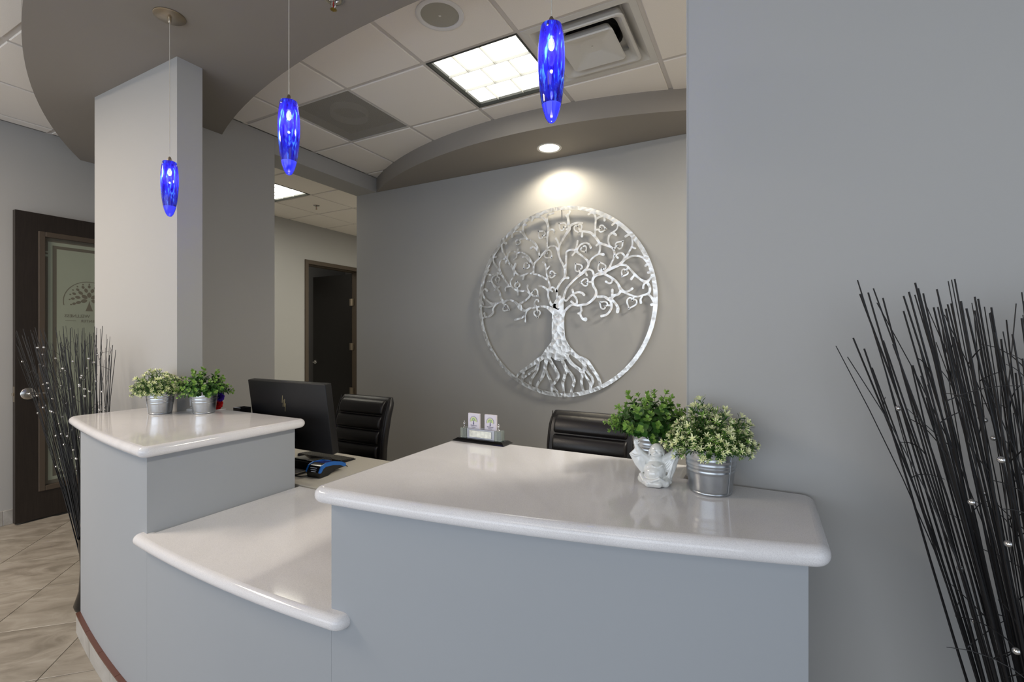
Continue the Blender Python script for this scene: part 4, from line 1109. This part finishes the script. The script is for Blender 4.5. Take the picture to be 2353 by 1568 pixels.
def plant(label, loc, kind, seed, n=58, spread=1.0, hgt=1.0, rz=0.0, hole=None):
    t = thing('potted_plant', label, 'potted plant', loc, rz, group='small plants in ribbed metal pots')
    Hh = pot_parts(t); rnd = random.Random(seed)
    V = SR if kind == 'round' else SF
    for i in range(n):
        f = (i + 0.5) / n; th = math.acos(1 - f * 0.98) * 1.08; th = min(th, radians(98)); a = i * 2.39996 + rnd.uniform(-0.25, 0.25)
        d = Vector((sin(th) * cos(a), sin(th) * sin(a), cos(th)))
        r0 = 0.040 * sin(min(th, pi / 2)) ; base = Vector((r0 * cos(a), r0 * sin(a), Hh - 0.012 + 0.006 * (th > 1.2)))
        sc = (0.98 + 0.18 * rnd.random()) * hgt * (1.0 - 0.22 * (th / 1.6)) * spread ** (sin(th))
        if rnd.random() < 0.12: sc *= 1.16
        d = (d + Vector((0, 0, 0.12))).normalized()
        q = d.to_track_quat('Z', 'Y'); o = link('sprig', V[rnd.randrange(6)], t)
        o.rotation_mode = 'QUATERNION'; from mathutils import Quaternion
        o.rotation_quaternion = q @ Quaternion((0, 0, 1), rnd.random() * 6.28)
        o.location = base; o.scale = (sc,) * 3
    return t
plant('pale-flowered bushy plant in a galvanised pot, left one on the raised left block', (-2.640, 1.268, ZT), 'fine', 3, n=84, spread=0.74, hgt=1.1, rz=0.4)
plant('green round-leaved plant in a galvanised pot, in front of the small camera', (-2.464, 1.378, ZT), 'round', 5, n=70, spread=0.82, hgt=1.14, rz=1.0)
plant('pale cream-tipped bushy plant in a galvanised pot, foremost by the right wall', (-0.112, 1.256, ZT), 'fine', 8, n=112, spread=0.61, hgt=1.12, rz=2.0)
plant('green round-leaved plant in a galvanised pot, behind the white figurine', (-0.283, 1.420, ZT), 'round', 11, n=100, spread=0.78, hgt=1.16, rz=0.2)

# ---------------------------------------------------------------- card holder
ch = thing('business_card_holder', 'glass and metal card holder on a black base, at the back of the right top', 'card holder', (-0.893, 1.463, ZT), radians(-1.0))
CRY = mat('crystal_glass', (196, 206, 200), 0.05, spec=0.8); CRY.node_tree.nodes['Principled BSDF'].inputs['Transmission Weight'].default_value = 0.8
m = MB(); m.loft([[(-0.108, -0.034, 0.0005), (0.108, -0.034, 0.0005), (0.108, 0.034, 0.0005), (-0.108, 0.034, 0.0005)], [(-0.105, -0.031, 0.004), (0.105, -0.031, 0.004), (0.105, 0.031, 0.004), (-0.105, 0.031, 0.004)], [(-0.094, -0.021, 0.011), (0.094, -0.021, 0.011), (0.094, 0.022, 0.011), (-0.094, 0.022, 0.011)]])
m.build('base', BLACK_GLOSS, ch)
for s in (-1, 1):
    MB().bevbox(s * 0.073 - 0.013, s * 0.073 + 0.013, -0.014, 0.012, 0.0112, 0.047, 0.0015).build('glass_post', CRY, ch)
    MB().lathe([(0.004, 0.0472), (0.0035, 0.049), (0.0012, 0.051), (0.0012, 0.057), (0.0036, 0.059), (0.0044, 0.062), (0.0034, 0.0655), (0.0012, 0.067), (0.0016, 0.069), (0.0012, 0.071), (0.0, 0.0715)], 16, c=(s * 0.073, -0.006, 0)).build('chrome_finial', CHROME, ch, smooth=True)
BL = mat('holder_block', (176, 178, 186), 0.25, metal=0.3)
MB().bevbox(-0.058, 0.058, -0.012, -0.004, 0.0112, 0.046, 0.001).build('front_plate', BL, ch)
MB().bevbox(-0.058, 0.058, 0.010, 0.014, 0.0112, 0.046, 0.001).build('rear_plate', BL, ch)
MB().bevbox(-0.046, 0.046, -0.0145, -0.0122, 0.017, 0.041, 0.0005).build('silver_plate', mat('silver_leaf', (226, 224, 210), 0.28, metal=0.8, noise=(70, 0.2)), ch)
CARD = mat('card_stock', (212, 206, 214), 0.55)
def cards(xo, label):
    t = thing('business_cards', label, 'business cards', (-0.893 + xo, 1.466, ZT + 0.0116), radians(-1.0), group='cards in the holder')
    MB().box(-0.0238, 0.0238, -0.0035, 0.0055, 0.0, 0.088).build('card_stack', CARD, t); t_ = t; t = t_.children[0]
    e = MB(); y0, y1 = -0.0040, -0.0037; cz = 0.062
    def disc(m, r0, r1, a0, a1, cx, cz, n=20):
        for i in range(n):
            q0 = radians(a0 + (a1 - a0) * i / n); q1 = radians(a0 + (a1 - a0) * (i + 1) / n)
            m.add([(cx + r0 * cos(q0), y0, cz + r0 * sin(q0)), (cx + r1 * cos(q0), y0, cz + r1 * sin(q0)), (cx + r1 * cos(q1), y0, cz + r1 * sin(q1)), (cx + r0 * cos(q1), y0, cz + r0 * sin(q1))], [(0, 1, 2, 3)])
    disc(e, 0.0001, 0.0135, -18, 198, 0, cz); e.build('printed_crown', mat('print_green', (202, 208, 152), 0.6), t)
    e = MB(); disc(e, 0.0150, 0.0160, -18, 198, 0, cz)
    e.add([(-0.002, -0.0042, cz - 0.014), (0.002, -0.0042, cz - 0.014), (0.0007, -0.0042, cz + 0.004), (-0.0007, -0.0042, cz + 0.004)], [(0, 1, 2, 3)]); e.build('printed_arc_and_trunk', mat('print_navy', (60, 56, 110), 0.6), t)
    e = MB()
    for i in range(5):
        a = radians(-10 + 50 * i); x = 0.0058 * cos(a); z = cz + 0.002 + 0.0058 * sin(a)
        e.add([(x + 0.0022 * cos(b) * (1 if True else 0), -0.0042, z + 0.0016 * sin(b)) for b in (0, 1.05, 2.09, 3.14, 4.19, 5.24)], [(0, 1, 2, 3, 4, 5)])
    e.build('printed_leaf', mat('print_teal', (70, 140, 120), 0.6), t)
    for txt, z, s in (('Wellness', 0.0425, 0.0072), ('Center', 0.037, 0.0062)):
        m = text_mb(txt, s, 0.0001); m.v = [(a, -0.0043, z + b) for a, b, c in m.v]; m.build('lettering', bpy.data.materials['print_navy'], t)
    return t_
cards(-0.036, 'stack of white cards with a tree emblem, left of the two in the glass holder')
cards(0.034, 'stack of white cards with a tree emblem, right of the two in the glass holder')

# ---------------------------------------------------------------- white porcelain figurine
def blob(m, pts, n=14):
    m.tube(pts and [p for p, r in pts], [r for p, r in pts], n)
    for p, r in pts: m.sphere(p, r, n, 9)
fg = MB(); k = 1.0
S3 = lambda c, r, sc=(1, 1, 1): fg.sphere(c, r, 22, 14, sc)
S3((0, 0.006, 0.020), 0.036, (1.0, 0.82, 0.56)); S3((0.0, -0.002, 0.040), 0.029, (0.98, 0.95, 0.98))
S3((-0.004, -0.012, 0.035), 0.024, (1.0, 0.9, 0.95)); S3((0.002, 0.006, 0.064), 0.023, (1.05, 0.8, 0.9))
# crossed legs and robe hem
blob(fg, [((-0.030, 0.0, 0.016), 0.013), ((-0.020, -0.020, 0.010), 0.011), ((0.004, -0.028, 0.010), 0.010)])
blob(fg, [((0.032, 0.0, 0.016), 0.013), ((0.022, -0.020, 0.010), 0.011), ((0.0, -0.026, 0.012), 0.009)])
blob(fg, [((-0.034, -0.004, 0.026), 0.007), ((-0.030, -0.016, 0.016), 0.006), ((-0.012, -0.030, 0.018), 0.005), ((0.004, -0.032, 0.026), 0.005), ((0.018, -0.026, 0.014), 0.006), ((0.034, -0.014, 0.012), 0.006)])
# head, tilted towards its right shoulder, with long ears and jowls
hc = (0.004, -0.004, 0.094)
S3(hc, 0.0175, (0.98, 0.98, 1.08)); S3((0.001, -0.014, 0.086), 0.0115, (1.15, 0.8, 0.8)); S3((-0.003, -0.021, 0.092), 0.0032)
for s in (-1, 1):
    S3((hc[0] + s * 0.0175, -0.002, 0.088), 0.0045, (0.6, 1, 2.0)); S3((hc[0] + s * 0.0068 - 0.002, -0.019, 0.0895), 0.0045); S3((hc[0] + s * 0.006 - 0.002, -0.0190, 0.099), 0.0028, (1.5, 0.6, 0.6))
S3((-0.002, -0.0205, 0.083), 0.004, (1.6, 0.5, 0.6))
# raised arms with wide sleeves
blob(fg, [((-0.018, 0.004, 0.068), 0.012), ((-0.034, 0.002, 0.082), 0.011), ((-0.042, 0.0, 0.095), 0.0085), ((-0.046, -0.002, 0.106), 0.0055)])
blob(fg, [((0.020, 0.004, 0.066), 0.012), ((0.038, 0.002, 0.078), 0.010), ((0.049, 0.0, 0.090), 0.0075), ((0.054, -0.002, 0.099), 0.0052)])
def sheet(a, b, r=0.0042, n=7):
    for i in range(n):
        f = i / (n - 1); P0 = Vector(a[0]).lerp(Vector(a[1]), f); P1 = Vector(b[0]).lerp(Vector(b[1]), f); mid = (P0 + P1) / 2 + Vector((0, -0.004 * sin(pi * f), -0.004))
        fg.tube([P0, mid, P1], [r, r * 1.15, r], 8)
sheet(((-0.046, 0.0, 0.100), (-0.060, 0.002, 0.084)), ((-0.024, -0.004, 0.066), (-0.030, -0.002, 0.034)), 0.0046, 9)
sheet(((0.050, 0.0, 0.094), (0.058, 0.0, 0.080)), ((0.022, -0.006, 0.064), (0.036, -0.006, 0.018)), 0.0046, 9)
for f in (0.25, 0.5, 0.75):
    fg.tube([(0.050 + 0.005 * f, -0.0055, 0.092 - 0.01 * f), (0.042, -0.010, 0.060), (0.028 + 0.006 * f, -0.012, 0.030 - 0.012 * f)], 0.0028, 8)
fg.tube([(-0.061, 0.001, 0.084), (-0.050, -0.006, 0.078), (-0.038, -0.006, 0.082)], 0.0034, 8)
# hands with fingers
for s, hx, hz, ang in ((-1, -0.048, 0.112, 0.25), (1, 0.058, 0.104, -0.55)):
    S3((hx, -0.002, hz), 0.0052, (1, 0.6, 1.1))
    for j in range(4):
        a = ang * -s + (j - 1.5) * 0.24; dx, dz = sin(a) * (1), cos(a)
        b0 = Vector((hx + (j - 1.5) * 0.0023, -0.002, hz + 0.003)); L = (0.0075, 0.009, 0.0088, 0.007)[j]
        fg.tube([b0, b0 + Vector((dx, -0.1, dz)) * L * 0.6, b0 + Vector((dx, -0.4, dz)) * L], [0.0017, 0.0016, 0.0013], 8)
    b0 = Vector((hx - s * 0.004, -0.002, hz - 0.001)); fg.tube([b0, b0 + Vector((-s * 0.005, -0.002, 0.003)), b0 + Vector((-s * 0.007, -0.002, 0.0065))], [0.0019, 0.0017, 0.0014], 8)
# beads on the chest
for i in range(9):
    a = -0.9 + 1.8 * i / 8; S3((0.001 + 0.016 * sin(a), -0.020 - 0.004 * cos(a), 0.066 - 0.012 * cos(a)), 0.0024)
tmp = fg.build('figurine_source', WHITE_PLASTIC)
rm = tmp.modifiers.new('r', 'REMESH'); rm.mode = 'VOXEL'; rm.voxel_size = 0.00105; rm.use_smooth_shade = True
sm = tmp.modifiers.new('s', 'SMOOTH'); sm.iterations = 3; sm.factor = 0.5
dg = bpy.context.evaluated_depsgraph_get(); me = bpy.data.meshes.new_from_object(tmp.evaluated_get(dg))
bpy.data.objects.remove(tmp)
me.polygons.foreach_set('use_smooth', [True] * len(me.polygons))
PORC = mat('white_porcelain', (226, 226, 222), 0.12, spec=0.6, coat=0.6)
me.materials.clear(); me.materials.append(PORC)
zmin = min(v.co.z for v in me.vertices)
for v in me.vertices: v.co.z = (v.co.z - zmin) * 0.94
me.update()
fo = link('porcelain_figurine', me, None, (-0.243, 1.243, ZT + 0.0004), (0, 0, radians(22)))
tag(fo, 'glossy white porcelain seated laughing figure with raised arms', 'figurine')

# ---------------------------------------------------------------- dry black twigs with beads, in floor vases
TWIG = mat('black_twig', (16, 15, 17), 0.45); BEAD = mat('silver_bead', (210, 208, 206), 0.18, metal=0.9)
VASE = mat('black_vase', (20, 18, 18), 0.2)
bead_me = MB().sphere((0, 0, 0), 0.0052, 12, 8).mesh('bead', BEAD, True)
def twigs(name, label, loc, n, ztop, sx, sy, off, seed, vase_h, curl, rmouth, nb_, base_r=0.0027, ymax=None, clip=None):
    t = thing(name, label, 'dried branches', loc); rnd = random.Random(seed)
    MB().lathe([(0.0, 0.0006), (rmouth * 1.15, 0.0006), (rmouth * 1.25, 0.02), (rmouth * 0.9, vase_h * 0.25), (rmouth * 0.8, vase_h * 0.6), (rmouth * 0.95, vase_h * 0.97), (rmouth, vase_h), (rmouth - 0.006, vase_h), (rmouth * 0.75, vase_h * 0.6), (0.0, vase_h * 0.5)], 40, cap=(False, False)).build('vase', VASE, t, smooth=True, angle=50)
    made = 0
    while made < n:
        a = rnd.random() * 2 * pi; rr = sqrt(rnd.random()); ux, uy = rr * cos(a), rr * sin(a)
        zt_ = ztop - 0.12 * abs(rnd.gauss(0, 0.9)) - 0.04 * rr
        top = Vector((off[0] + ux * sx, off[1] + uy * sy, zt_))
        if ymax is not None and top.y > ymax: continue
        b0 = Vector((ux * rmouth * 0.72, uy * rmouth * 0.6, vase_h * 0.55))
        mid = b0.lerp(top, 0.5) + Vector((-(top.x - b0.x) * (0.10 if top.x < b0.x else 0.42), 0, 0)); 
        thin = rnd.random() < curl
        P = []
        cv = rnd.uniform(-1, 1); ca = rnd.random() * 6.28
        for i in range(10):
            f = i / 9; p = b0 * (1 - f) ** 2 + mid * 2 * f * (1 - f) + top * f * f
            wob = 0.004 * sin(f * 9 + ca) * f
            bend = (0.10 if thin else 0.022) * max(0, f - 0.62) ** 1.5 * 4 * cv
            P.append(p + Vector((wob + bend * cos(ca), (wob + bend * sin(ca)) * 0.5, -abs(bend) * 0.55)))
        if clip is not None and any(p.z < 1.02 and p.x > clip for p in P): continue
        r = base_r * (0.55 if thin else rnd.uniform(0.8, 1.1))
        radii = [r * (1 - 0.45 * i / 9) for i in range(10)]
        if ymax is not None:
            P = [Vector((p.x, min(p.y, ymax), p.z)) for p in P]
        MB().tube(P, radii, 5).build('twig', TWIG, t, smooth=True)
        if thin or rnd.random() < 0.35:
            # a fine side shoot
            i0 = rnd.randrange(5, 9); q = P[i0]; dr = Vector((rnd.uniform(-1, 1), rnd.uniform(-0.5, 0.5), rnd.uniform(0.5, 1.3))).normalized(); L = rnd.uniform(0.05, 0.13)
            Q = [q + dr * L * f + Vector((0, 0, -0.35 * L * f * f)) + Vector((dr.z, 0, -dr.x)) * 0.3 * L * f * f * cv for f in (0, 0.25, 0.5, 0.75, 1)]
            if ymax is not None: Q = [Vector((p.x, min(p.y, ymax), p.z)) for p in Q]
            MB().tube(Q, [0.0011, 0.001, 0.0009, 0.0008, 0.0006], 4).build('side_shoot', TWIG, t, smooth=True)
        if made < nb_:
            i0 = rnd.uniform(3.6, 8.4); k_ = int(i0); q = P[k_].lerp(P[k_ + 1], i0 - k_)
            link('bead', bead_me, t, tuple(q + Vector((0, -0.001, 0)) + (Vector((-loc[0], -loc[1], 0)).normalized() * rnd.choice((0, 0.02, 0.05)))))
        made += 1
    return t
twigs('twig_arrangement', 'curly black twigs with silver beads in a floor vase by the glass door', (-3.045, 1.15, 0), 130, 1.47, 0.56, 0.13, (-0.22, -0.03), 21, 0.36, 0.62, 0.058, 90, base_r=0.0027, ymax=0.165, clip=0.102)
twigs('twig_arrangement', 'tall straight black twigs with silver beads in a floor vase by the right wall', (0.53, 1.12, 0), 260, 1.53, 0.42, 0.15, (0.018, -0.02), 33, 0.34, 0.42, 0.11, 90, base_r=0.0026, ymax=0.205)
